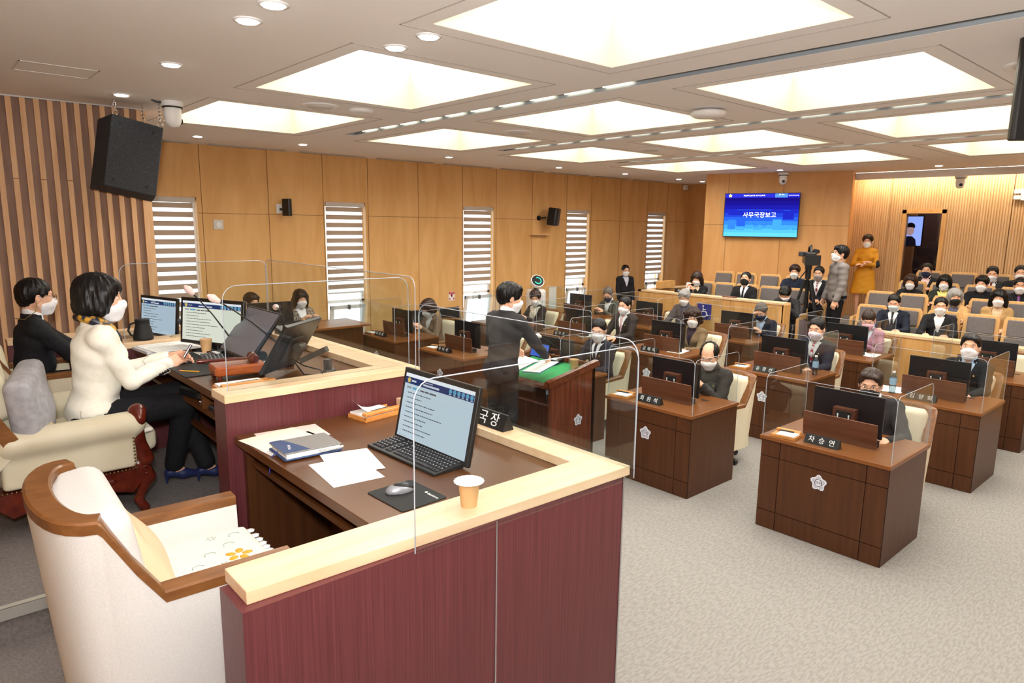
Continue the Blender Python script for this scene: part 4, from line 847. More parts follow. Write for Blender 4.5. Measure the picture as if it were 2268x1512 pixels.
# third desk
d = empty('rostrum_desk', 'farther lower rostrum desk beyond the maple ledge with the jug', 'desk', (0, 0, 0))
m = MB(); m.bb(2.06, 2.10, 5.14, 6.7, 0, 1.40); m.bb(.9, 2.06, 6.66, 6.70, .68, 1.40); m.build('maroon_panel', MAROON, d); MB().prism([(2.12, 5.14), (2.12, 6.78), (.55, 6.78), (.55, 6.62), (1.96, 6.62), (1.96, 5.14)], (0, 0, 1.40), (1, 0, 0), (0, 1, 0), (0, 0, .04)).build('cap', MAPLE, d)
MB().bb(.55, .9, 6.64, 6.74, .68, 1.4).build('end_panel', MAROON, d)
MB().bb(1.08, 1.97, 5.12, 6.63, 1.36, 1.40).bb(1.5, 1.55, 5.12, 6.63, .68, 1.36).build('desktop', PODT, d)
monitor('monitor with pale blue web page behind the black jug', (1.56, 6.2, 1.40), math.radians(196), w=.54, h=.33, lift=.2, tilt=.1, ui=((182, 200, 214), .5), back='stand', key='j')
t = MB().box((1.66, 5.72, 1.52), (.02, .3, .2), ry(-.5)).build('document_stand', DGREY); tag(t, 'small tilted grey panel right of the pale blue monitor', 'document stand')
# ---- foreground chair
fg = make_tub(FABRIC); fg.location = (.54, 2.385, .68); fg['label'] = 'large cream fabric tub chair with brown wooden rim in the foreground'; fg.rotation_euler = (0, 0, -.04)
QC = patt('cushion_print', (240, 234, 218), (226, 222, 210), (1, 1, 1), 30, 3, .8)
def seat_cushion():
    t = empty('seat_cushion', 'flat embroidered seat cushion with lace border on the foreground chair', 'cushion', (.68, 2.39, 1.175), -.04)
    G = Fld((-.3, -.3, -.05), (.3, .3, .08), .01); G.box((0, 0, .01), (.22, .225, .025), .022, k=.01); smesh('pad', [G.mesh()], QC, t)
    m = MB(); 
    for i in range(44):
        a = 2*PI*i/44; q = max(abs(math.cos(a)), abs(math.sin(a))); m.ball((.235*math.cos(a)/q, .24*math.sin(a)/q, .008), (.02, .02, .005), n=6)
    m.build('lace_border', PAPER, t)
    m = MB()
    for k in range(5): a = 2*PI*k/5; m.ball((.12+.03*math.cos(a), -.02+.03*math.sin(a), .036), (.019, .014, .003), rz_(a), n=8)
    m.build('gold_flower', mat('gold_thread', (226, 160, 40), .6), t)
    m = MB(); rr = random.Random(2)
    for i in range(11):
        x, y = rr.uniform(-.17, .17), rr.uniform(-.17, .17)
        if math.hypot(x-.12, y+.02) < .07: continue
        if i % 2:
            for k in range(6): a = PI*k/3; m.ball((x+.013*math.cos(a), y+.013*math.sin(a), .0355), (.008, .003, .0012), rz_(a), n=6)
        else: m.tube([(x+.02*math.cos(a), y+.02*math.sin(a)*.8, .0355) for a in np.linspace(0, 3.6, 8)], .0022, 4)
    m.build('stitched_flowers', mat('stitch_grey', (160, 172, 168), .7), t)
seat_cushion()
t = empty('back_cushion', 'tan satin back cushion with pink frill leaning in the foreground chair', 'cushion', (.475, 2.37, 1.32), -.04)
G = Fld((-.2, -.25, -.22), (.2, .25, .25), .01); G.box((0, 0, 0), (.045, .17, .16), .04, ry(-.45), .02); G.ell((0, 0, 0), (.07, .13, .12), ry(-.45), .05); smesh('pad', [G.mesh()], mat('satin_tan', (226, 202, 166), .5), t)
m = MB(); Rq = ry(-.45)
for i in range(36):
    a = 2*PI*i/36; q = max(abs(math.cos(a)), abs(math.sin(a))); m.ball(Rq@np.array([0, .18*math.cos(a)/q, .17*math.sin(a)/q]), (.006, .016, .014), Rq, n=6)
m.build('frill', mat('frill_pink', (240, 218, 200), .8), t)
# ---- throne
th = empty('carved_armchair', 'big ivory leather armchair with carved red-brown legs under the woman in white', 'armchair', (.53, 4.27, .84), 0)
G = Fld((-.62, -.46, .15), (.5, .46, 1.5), .014)
Rb = ry(-.22)
G.box((-.30, 0, .72), (.10, .30, .50), .07, Rb, .03); G.ell((-.22, 0, .5), (.1, .24, .22), Rb, .05); G.ell((-.38, 0, 1.08), (.11, .25, .16), Rb, .05)
smesh('backrest', [G.mesh()], LEATHG, th)
for s in (-1, 1):
    G = Fld((-.5, s*.36-.14, .1), (.42, s*.36+.14, .75), .01); G.cap((-.24, s*.36, .49), (.28, s*.36, .50), .068, k=.01); G.box((.0, s*.36, .385), (.29, .035, .115), .02, k=.03); smesh('armrest', [G.mesh()], LEATHG, th)
    G = Fld((-.75, s*.33-.12, .55), (-.1, s*.33+.14, 1.5), .012); G.box((-.36, s*.31, .95), (.09, .05, .36), .045, ry(-.25), .02); smesh('wing', [G.mesh()], LEATHG, th)
    m = MB().prism([(-.48, .30), (-.40, .27), (-.24, .44), (-.24, .5), (-.30, .52), (-.5, 1.3), (-.56, 1.3)], (0, s*.375-.03, 0), (1, 0, 0), (0, 0, 1), (0, .06, 0)); m.build('side_panel', LEATHG, th)
    m = MB().prism([(-.27, .50), (-.21, .53), (-.46, 1.0), (-.53, 1.0)], (0, s*.375+(.03 if s > 0 else -.045), 0), (1, 0, 0), (0, 0, 1), (0, .015, 0)); m.build('wood_strip', ARMW, th)
    G = Fld((.2, s*.36-.1, .1), (.45, s*.36+.1, .65), .008); G.cap((.31, s*.36, .56), (.30, s*.36, .42), .045, .03, .03); G.cap((.30, s*.36, .42), (.33, s*.36, .30), .032, .045, .03); G.ell((.31, s*.36, .53), (.035, .07, .055), k=.02); smesh('arm_post', [G.mesh()], CARVE, th)
    for x0, fx in ((.30, 1), (-.36, -1)):
        G = Fld((x0-.16, s*.34-.1, -.01), (x0+.16, s*.34+.1, .34), .007); G.cap((x0, s*.34, .27), (x0+fx*.035, s*.345, .19), .055, .04, .03); G.cap((x0+fx*.035, s*.345, .19), (x0-fx*.012, s*.34, .07), .036, .02, .03); G.cap((x0-fx*.012, s*.34, .07), (x0+fx*.015, s*.34, .018), .02, .026, .02); G.F = np.maximum(G.F, -G.grid()[2]+0*G.F)
        lg = smesh('leg', [G.mesh()], CARVE, th)
        if fx > 0 and s < 0: 
            m = MB(); [m.tube([(x0+.02+.03*q*math.cos(a), s*.34-.05, .24+.03*q*math.sin(a)) for a, q in zip(np.linspace(0, 9, 22), np.linspace(1, .1, 22))], .004, 5)]; m.build('carved_scroll', CARVE, lg)
    m = MB(); m.prism([(-.36, .20), (.3, .20), (.3, .26), (-.36, .26)], (0, s*.36-.02, 0), (1, 0, 0), (0, 0, 1), (0, .04, 0)); m.prism([(-.33, .20), (-.26, .13), (-.15, .16), (-.07, .13), (0, .12), (.07, .13), (.15, .16), (.26, .13), (.31, .2)], (0, s*.36-.02, 0), (1, 0, 0), (0, 0, 1), (0, .04, 0)); [m.ball((x, s*.375+s*.01, .21), (.05, .012, .018), n=8) for x in (-.1, .02, .14)]; m.build('carved_rail', CARVE, th)
    m = MB(); [m.ball((x, s*.398, .265), .006, n=6) for x in np.arange(-.33, .29, .018)]; [m.ball((-.335, s*.398, z), .006, n=6) for z in np.arange(.27, .5, .018)]; [m.ball((.275, s*.40, z), .006, n=6) for z in np.arange(.27, .55, .018)]; m.build('nail_heads', mat('brass', (120, 100, 60), .3, .9), th)
G = Fld((-.3, -.34, .2), (.5, .34, .52), .012); G.box((.09, 0, .37), (.33, .28, .065), .04, k=.02); G.box((.08, 0, .28), (.26, .31, .05), .03, k=.02); smesh('seat', [G.mesh()], LEATHG, th)
MB().bb(-.34, .3, -.33, .33, .20, .26).build('front_rail', CARVE, th)
t = empty('grey_cushion', 'square grey velvet cushion behind the woman in white', 'cushion', (.40, 4.05, 1.47), 0)
G = Fld((-.25, -.25, -.3), (.25, .3, .3), .01); G.box((0, 0, 0), (.06, .2, .2), .045, ry(-.1)@rx(.12)@rz_(-.3), .02); G.ell((0, 0, 0), (.1, .15, .15), ry(-.1), .06); smesh('pad', [G.mesh()], patt('grey_velvet', (150, 148, 152), (168, 166, 170), (1, 1, 1), 30, 3, .9), t)
t = empty('tan_cushion', 'tan leather cushion wedged beside the grey cushion in the armchair', 'cushion', (.42, 3.99, 1.40), 0)
G = Fld((-.25, -.2, -.25), (.25, .2, .25), .01); G.box((0, 0, 0), (.05, .07, .17), .04, ry(-.3), .02); smesh('pad', [G.mesh()], mat('tan_leather', (196, 178, 140), .5), t)
t = empty('quilted_seat_pad', 'thin quilted white seat pad edge sticking out of the armchair seat', 'cushion', (.79, 4.13, 1.262), 0); G = Fld((-.2, -.25, -.04), (.25, .25, .06), .008); G.box((0, 0, .01), (.13, .2, .012), .01, ry(-.1)); smesh('pad', [G.mesh()], QC, t)
# brown chair behind the third desk
tb = copy_tree(cp); tb.location = (.55, 5.95, .68); tb.rotation_euler = (0, 0, 0); tb['label'] = 'ivory tub chair under the man in black at the farther rostrum desk'; tb['group'] = 'ivory tub chairs'
# ---- lectern
lc = empty('lectern', 'dark red-brown lectern with green mat where the speaker stands', 'lectern', (0, 0, 0))
for y0 in (4.30, 5.16): MB().prism([(4.36, .16), (4.93, .16), (4.93, 1.04), (4.33, .93)], (0, y0, 0), (1, 0, 0), (0, 0, 1), (0, .045, 0)).build('side_panel', REDW, lc); m = MB(); [m.prism([(4.29, .925+k*.018), (4.97, 1.05+k*.018), (4.97, 1.066+k*.018), (4.29, .94+k*.018)], (0, y0-.025+k*.008, 0), (1, 0, 0), (0, 0, 1), (0, .09-k*.016, 0)) for k in range(3)]; m.build('side_rail', REDW, lc)
MB().bb(4.89, 4.93, 4.3, 5.2, .16, 1.05).build('front_panel', REDW, lc); Rl = ry(-.18)
MB().box((4.62, 4.75, .965), (.62, .84, .03), Rl).build('top', REDW, lc); MB().box((4.64, 4.75, .984), (.54, .76, .004), Rl).build('green_mat', mat('green_felt', (40, 150, 84), .8), lc)
MB().bb(4.42, 4.89, 4.345, 5.16, .70, .72).build('inner_shelf', REDW, lc); MB().box((4.9, 4.75, 1.06), (.04, .9, .04)).build('front_rail', REDW, lc)
badge_emblem(lc, (4.70, 4.298, .55), (0, -1, 0), (0, 0, 1), .05)
panelsh = empty('acrylic_shield', 'clear acrylic screen standing on the lectern front', 'acrylic screen'); panel('front_panel', .82, .50, .04, ACRY, panelsh, (4.9, 4.34, 1.085), (0, 1, 0)); panel('side_panel', .30, .50, .04, ACRY, panelsh, (4.6, 4.34, 1.04), (1, 0, 0))
bottle((4.5, 4.42, .72), 'clear water bottle on the shelf inside the lectern, left one', .9); bottle((4.5, 4.50, .72), 'clear water bottle on the shelf inside the lectern, right one', .9)
cup('upright stack of tan paper cups on the lectern shelf', (4.47, 4.37, .72), name='paper_cup_stack', s=1.3); cup('open tan paper cup on the lectern top', (4.78, 4.44, 1.01), s=1.15)
t = empty('tablet', 'small tablet with blue screen on the lectern', 'tablet', (4.78, 4.92, 1.07), PI, None); MB().box((0, 0, .06), (.012, .26, .15), ry(-.3)).build('body', BLACK, t); MB().box((.0075, 0, .062), (.002, .24, .13), ry(-.3)).build('screen', emis('tab_blue', (60, 90, 170), .8), t)
t = gmic('gooseneck microphone with round white cover on the lectern', (4.84, 4.74, 1.03), (-.22, .02, .28), foam=(240, 225, 228))
t = empty('speech_folder', 'open white speech papers with blue folder held over the lectern', 'document', (4.36, 4.62, 1.07), .1); MB().box((0, .13, .01), (.3, .22, .004), rx(.1)@ry(-.2)).box((0, -.13, .01), (.3, .22, .004), rx(-.1)@ry(-.2)).build('cover', mat('folder_blue', (60, 60, 150), .5), t); MB().box((-.003, .13, .015), (.29, .215, .004), rx(.1)@ry(-.2)).box((-.003, -.13, .015), (.29, .215, .004), rx(-.1)@ry(-.2)).build('pages', PAPER, t)
# ---- staff desks by the window wall
sd = empty('staff_desk', 'long wooden staff desk before the first windows', 'desk', (0, 0, 0)); MB().bb(3.0, 4.9, 8.75, 9.3, .0, .93).build('body', DARKW, sd); MB().bb(2.95, 4.95, 8.6, 9.35, .93, .96).build('desktop', DARKT, sd)
monitor('black monitor seen from behind hiding the seated man by the wall', (3.68, 9.08, .96), PI/2-.1, w=.62, h=.33, lift=.185, back='stand')
t = MB().box((3.95, 8.7, 1.02), (.42, .03, .12), rz_(-.2)).build('desk_board', BLACK); tag(t, 'low dark board on the staff desk in front of the woman in tweed', 'board')
# folding chairs
for x, l in ((6.75, 'left one'), (7.35, 'right one')):
    t = empty('folding_chair', 'dark folding chair by the wood wall behind the woman looking down, '+l, 'folding chair', (x, 9.75, 0), -PI/2, 'folding chairs by the wall')
    MB().cbox((.05, 0, .45), (.4, .42, .03), .04).build('seat', mat('seat_green', (44, 66, 60), .6), t); MB().cbox((-.2, 0, .78), (.03, .42, .22), .01, ry(-.15)).build('backrest', BLACK, t)
    for s in (-1, 1): MB().tube([(.25, s*.22, 0), (-.05, s*.22, .45), (-.24, s*.22, .9)], .012, 8).tube([(-.25, s*.2, 0), (.2, s*.2, .45)], .012, 8).build('leg', mat('tube_grey', (110, 112, 118), .35, .6), t)
# guide robot
rb = empty('guide_robot', 'white guide robot with round green-lit face by the wall', 'robot', (9.42, 9.85, 0), math.radians(-112))
G = Fld((-.3, -.3, 0), (.3, .3, 1.3), .015); G.box((0, 0, .57), (.15, .17, .56), .06); smesh('body', [G.mesh()], WHITE, rb); MB().cyl((0, 0, 0), (0, 0, .08), .19, .17, 28).build('base', DGREY, rb)
R_ = ry(.95); c_ = np.array([.06, 0, 1.28]); h_ = MB().cyl(c_-R_@np.array([0, 0, .045]), c_+R_@np.array([0, 0, .03]), .135, .14, n=36).build('head', WHITE, rb)
MB().cyl(c_+R_@np.array([0, 0, .028]), c_+R_@np.array([0, 0, .036]), .12, n=36).build('face_glass', BLACK, h_); MB().tube([c_+R_@np.array([.068*math.cos(a), .068*math.sin(a), .038]) for a in np.linspace(-1.2, 3.4, 24)], .007, 6).build('green_ring', emis('robot_green', (60, 240, 170), 1.6), h_)
MB().cyl((0, 0, 1.1), c_, .05).build('neck', BLACKM, rb)
# ================================================================ GALLERY
ORD = ['leftmost', 'second from left', 'third from left', 'fourth from left', 'fifth from left']
gp = make_gseat(); gu = [False]
seats = []
for k, y in enumerate((6.86, 6.42, 5.94, 5.48)): seats.append((11.2, y, .35, 'left gallery front row, %s' % ORD[k+1]))
seats.append((11.2, 7.3, .35, 'left gallery front row, %s' % ORD[0]))
for k, y in enumerate((7.40, 6.92, 6.42, 5.9, 5.44)): seats.append((12.05, y+.0, .5, 'left gallery back row, %s' % ORD[k]))
for k, y in enumerate((4.16, 3.66, 3.16, 2.68, 2.2)): seats.append((11.05, y, .2, 'right gallery first row, %s' % ORD[k]))
for k, y in enumerate((4.36, 3.86, 3.36, 2.86, 2.4)): seats.append((11.9, y, .35, 'right gallery second row, %s' % ORD[k]))
for k, y in enumerate((4.15, 3.66, 3.15, 2.66)): seats.append((12.7, y, .5, 'right gallery third row, %s' % ORD[k]))
for k, y in enumerate((4.15, 3.62, 3.12, 2.6)): seats.append((13.5, y, .65, 'right gallery fourth row, %s' % ORD[k]))
for x, y, z, l in seats: place(gp, gu, (x, y, z), PI+.12, 'grey padded gallery seat, '+l, 'grey padded gallery seats')
# video camera on tripod
vc = empty('video_camera', 'large black video camera on a tripod before the wall screen', 'video camera', (11.35, 5.26, 1.90), math.radians(212), None, 1.28)
MB().cbox((0, 0, 0), (.34, .13, .15), .02).build('body', BLACK, vc); MB().cyl((.15, -.0, -.02), (.30, 0, -.02), .05, .06).build('lens', BLACKM, vc); MB().bb(.28, .36, -.09, .09, -.08, .05).build('lens_hood', BLACKM, vc); MB().cyl((-.1, .07, .09), (.16, .07, .09), .028).build('microphone', BLACKM, vc)
MB().tube([(-.1, 0, .08), (-.08, 0, .14), (.08, 0, .16), (.12, 0, .08)], .014, 8).build('carry_handle', BLACK, vc); MB().cbox((-.02, -.1, .05), (.12, .06, .06), .01).build('viewfinder', DGREY, vc); MB().bb(-.07, -.03, .066, .08, .02, .06).build('teal_sticker', mat('teal', (80, 190, 190), .5), vc); MB().cbox((-.22, 0, .0), (.1, .11, .14), .01).build('battery', BLACKM, vc)
tp = empty('tripod', 'tall black tripod carrying the video camera', 'tripod', (11.35, 5.26, .35), .3)
MB().cbox((0, 0, 1.40), (.12, .1, .08), .01).cyl((0, 0, 1.2), (0, 0, 1.38), .045).build('fluid_head', BLACK, tp); MB().cyl((0, 0, .55), (0, 0, 1.2), .022).build('column', BLACKM, tp); MB().cyl((0, .02, 1.36), (-.4, .12, 1.15), .01).build('pan_handle', BLACK, tp)
for k in range(3): a = 2*PI*k/3; c, s = math.cos(a), math.sin(a); MB().tube([(.05*c, .05*s, 1.18), (.2*c, .2*s, .6), (.36*c, .36*s, .01)], [.024, .02, .014], 8).tube([(.06*c-.03*s, .06*s+.03*c, 1.18), (.22*c-.03*s, .22*s+.03*c, .55)], .01, 6).build('leg', BLACKM, tp)
MB().tube([(.2, 0, .5), (-.1, .17, .5), (-.1, -.17, .5)], .008, 6, closed=True).build('spreader', BLACKM, tp)
t = empty('name_plate', 'black name plate on the gallery partition near the woman with the phone', 'name plate', (10.68, 7.3, 1.19), 0, 'black name plates'); MB().prism([(-.035, 0), (.035, 0), (.006, .066), (-.006, .066)], (0, -.12, 0), (1, 0, 0), (0, 0, 1), (0, .24, 0)).build('prism', BLACK, t); text('기  자', .05, WTXT, t, (-.0225, 0, .0335), (0, -1, 0), Vector((.029, 0, .066)).normalized(), .0008)
t = MB().cbox((10.66, 6.28, 1.2), (.08, .25, .02), .005).build('wallet', mat('brown_case', (110, 70, 60), .5)); tag(t, 'flat brown case on the gallery partition before the man with black mask', 'case')
# ================================================================ PEOPLE
SKIN = mat('skin', (226, 176, 146), .5, 0, .35); SKIN2 = mat('skin_tan', (206, 152, 120), .5, 0, .35)
HBLK = patt('hair_black', (9, 7, 8), (20, 16, 16), (40, 40, 6), 4, 3, .42, .3, bump=.15); HBRN = patt('hair_brown', (34, 20, 15), (56, 34, 24), (40, 40, 6), 4, 3, .45, .35, bump=.15)
HGRY = patt('hair_grey', (120, 118, 116), (170, 168, 166), (40, 40, 8), 4, 3, .6, .3, bump=.3); HSALT = patt('hair_salt', (70, 64, 60), (110, 102, 96), (40, 40, 8), 4, 3, .6, .3, bump=.3)
MASKW = mat('mask_white', (240, 240, 244), .8); MASKB = mat('mask_black', (24, 24, 26), .8); MASKN = mat('mask_navy', (34, 44, 74), .8); MASKP = mat('mask_pink', (238, 186, 206), .8); MASKG = mat('mask_grey', (170, 162, 156), .8)
def cloth(name, a, b=None, sc=60): return patt(name, a, b or tuple(min(255, v+8) for v in a), (1, 1, 1), sc, 3, .85, .25, bump=.08)
SUITB = cloth('suit_black', (26, 26, 30)); SUITN = cloth('suit_navy', (28, 32, 46)); SUITG = cloth('suit_charcoal', (46, 44, 46)); SHW = cloth('shirt_white', (236, 238, 242)); SHB = cloth('shirt_blue', (176, 200, 228)); SHK = cloth('shirt_black', (20, 20, 24))
WHJ = cloth('jacket_ivory', (240, 236, 222), (246, 242, 230), 40); TROU = cloth('trousers_black', (18, 18, 22)); EYEW = mat('eye_white', (235, 232, 228), .3); EYEB = mat('eye_dark', (20, 12, 10), .15)
SHOE = mat('shoe_black', (16, 16, 18), .3)
def V3(*a): return np.array(a, float)
def ik(a, t, l1, l2, hint):
    d = t-a; L = np.linalg.norm(d); L2 = min(L, l1+l2-.004); dn = d/L; t = a+dn*L2; x = (l1*l1-l2*l2+L2*L2)/(2*L2); h = math.sqrt(max(0, l1*l1-x*x)); n = np.array(hint)-dn*(dn@np.array(hint)); n /= np.linalg.norm(n); return a+dn*x+n*h, t
def hand(side, W, d, palm, curl, h=.0052, spread=1.0):
    """palm + five jointed fingers; d = direction of hand, palm = direction the palm faces"""
    d = d/np.linalg.norm(d); n = palm-d*(palm@d); n /= np.linalg.norm(n); s = np.cross(d, n)*side   # s points to the thumb side
    G = Fld(np.array(W)-.21, np.array(W)+.21, h); R = np.stack([d, s, n], 1)
    G.cap(W-d*.05, W+d*.01, .027, .026, k=.01); G.box(W+d*.05, (.046, .040, .015), .014, R, .014); G.cap(W+d*.01, W+d*.045+s*.02, .018, .016, k=.015)
    for i, (o, L) in enumerate(((.029, .072), (.010, .080), (-.010, .075), (-.028, .058))):
        p = W+d*.088+s*o; dd = d+s*o*2.2*spread; dd /= np.linalg.norm(dd); a = curl*(.55+.08*i)
        for q, l in enumerate((L*.45, L*.32, L*.25)):
            v = dd*math.cos(a)+n*math.sin(a); e = p+v*l; G.cap(p, e, .0092-.0008*q, .0086-.0009*q, k=.004); p = e; a += curl*(.6+.06*i)
    p = W+d*.025+s*.034; v = d*.65+s*.55+n*.35; v /= np.linalg.norm(v); e = p+v*.042; G.cap(W+d*.015+s*.02, p, .016, .013, k=.012); G.cap(p, e, .0125, .0105, k=.008); v2 = d*.9+s*.05+n*(.25+.3*curl); v2 /= np.linalg.norm(v2); G.cap(e, e+v2*.03, .0104, .0088, k=.004)
    return G.mesh()
def head_field(O, R, h, jaw=1.0):
    G = Fld(O-np.array([.16, .16, .22]), O+np.array([.19, .16, .18]), h); c = lambda x, y, z: O+R@V3(x, y, z)
    G.ell(c(-.012, 0, .045), (.094, .076, .078), R, .02); G.ell(c(.03, 0, -.02), (.062, .063*jaw, .09), R, .03); G.cap(c(.062, -.008, -.093), c(.062, .008, -.093), .022, k=.03)
    for s in (-1, 1): G.cap(c(-.005, s*.054*jaw, -.045), c(.055, s*.018, -.098), .02, k=.02); G.cap(c(.06, s*.04, -.01), c(.066, s*.03, -.03), .02, k=.02)
    G.cap(c(.082, -.032, .036), c(.082, .032, .036), .011, k=.014)
    for s in (-1, 1): G.ell(c(.098, s*.031, .016), (.014, .02, .012), R, .012, 'sub')
    G.cap(c(.088, 0, .02), c(.104, 0, -.02), .0075, .012, .01); [G.ell(c(.094, s*.013, -.024), (.012, .008, .008), R, .006) for s in (-1, 1)]
    G.cap(c(.086, -.018, -.055), c(.086, .018, -.055), .009, k=.008); G.cap(c(.084, -.014, -.064), c(.084, .014, -.064), .009, k=.006)
    for s in (-1, 1):
        G.ell(c(-.006, s*.079, -.002), (.019, .009, .031), R@rz_(-s*.25), .008); G.ell(c(.0, s*.088, .002), (.010, .006, .018), R, .005, 'sub')
    return G
def hair_field(O, R, h, style):
    ext = .30 if style in ('long',) else .18
    G = Fld(O-np.array([.19, .19, ext]), O+np.array([.17, .19, .2]), h); c = lambda x, y, z: O+R@V3(x, y, z)
    if style in ('short', 'bald', 'thick', 'swept'):
        e = .010 if style == 'thick' else 0
        G.ell(c(-.016, 0, .05), (.104+e, .086+e, .088+e), R, .02); G.ell(c(-.055, 0, .0), (.058, .07, .07), R, .03)
        for s in (-1, 1): G.cap(c(.02, s*.074, .03), c(.008, s*.077, .0), .012, .008, .015)
        if style in ('thick', 'swept'): G.cap(c(.055, -.045, .098), c(.074, .045, .088), .026, .022, .02)
        G.ell(c(.112, 0, -.004 if style != 'thick' else -.026), (.088, .082, .092), R, .006, 'sub'); G.box(c(.06, 0, -.11), (.1, .2, .07), .01, R, .01, 'sub'); G.box(c(0, 0, -.13), (.2, .2, .06), .01, R, .01, 'sub')
        for s in (-1, 1): G.ell(c(.0, s*.085, -.008), (.026, .03, .032), R, .008, 'sub')
        if style == 'bald': G.ell(c(.04, 0, .12), (.11, .054, .08), R, .008, 'sub'); G.ell(c(.085, 0, .06), (.075, .066, .085), R, .008, 'sub')
    elif style in ('bob', 'curly', 'long'):
        G.ell(c(-.014, 0, .05), (.115, .098, .096), R, .02); G.ell(c(-.03, 0, -.03), (.095, .102, .09), R, .04)
        for s in (-1, 1): G.cap(c(.02, s*.078, .04), c(.012, s*.088, -.05), .03, .024, .03)
        if style == 'long': 
            G.cap(c(-.06, -.04, -.05), c(-.07, -.05, -.22), .06, .05, .04); G.cap(c(-.06, .04, -.05), c(-.07, .05, -.22), .06, .05, .04)
            for s in (-1, 1): G.cap(c(.0, s*.09, -.04), c(-.005, s*.10, -.24), .028, .022, .03)
        if style == 'curly':
            for q in range(22): a = q*2.4; G.ell(c(-.03+.09*math.cos(a), .10*math.sin(a), -.06+.16*((q*.37) % 1)), (.028, .028, .028), R, .012)
        G.ell(c(.12, 0, -.03), (.092, .070, .088), R, .012, 'sub'); G.box(c(.09, 0, -.12), (.09, .06, .06), .02, R, .01, 'sub')
        if style != 'long': G.box(c(0, 0, -.185), (.2, .2, .075), .01, R, .02, 'sub')
        G.cap(c(.06, -.04, .085), c(.085, .03, .06), .026, .018, .02)
    elif style == 'bun':
        G.ell(c(-.014, 0, .048), (.102, .082, .084), R, .02); G.ell(c(-.05, 0, .0), (.058, .07, .06), R, .03); G.ell(c(-.09, 0, .09), (.04, .04, .035), R, .02); G.ell(c(.11, 0, -.035), (.085, .085, .09), R, .008, 'sub')
        for s in (-1, 1): G.ell(c(.0, s*.085, -.008), (.026, .03, .032), R, .008, 'sub')
        G.box(c(0, 0, -.13), (.2, .2, .06), .01, R, .01, 'sub')
    X, Y, Z = G.grid(); x, y, z = X-O[0], Y-O[1], Z-O[2]; p = [R[0][i]*x+R[1][i]*y+R[2][i]*z for i in range(3)]
    am = .0035 if style != 'curly' else .008; th_ = np.arctan2(p[1], p[0]+.02)
    G.F = G.F+(am*np.sin(th_*17+8*p[2])*np.sin(40*p[2]+3*th_)+am*.6*np.sin(th_*33+20*p[2])).astype(np.float32)*(np.abs(G.F) < .1)
    return G
PC = [0]; HS = 1.06
def hsc(ms, O):
    return None if ms is None else (O+(ms[0]-O)*HS, ms[1])
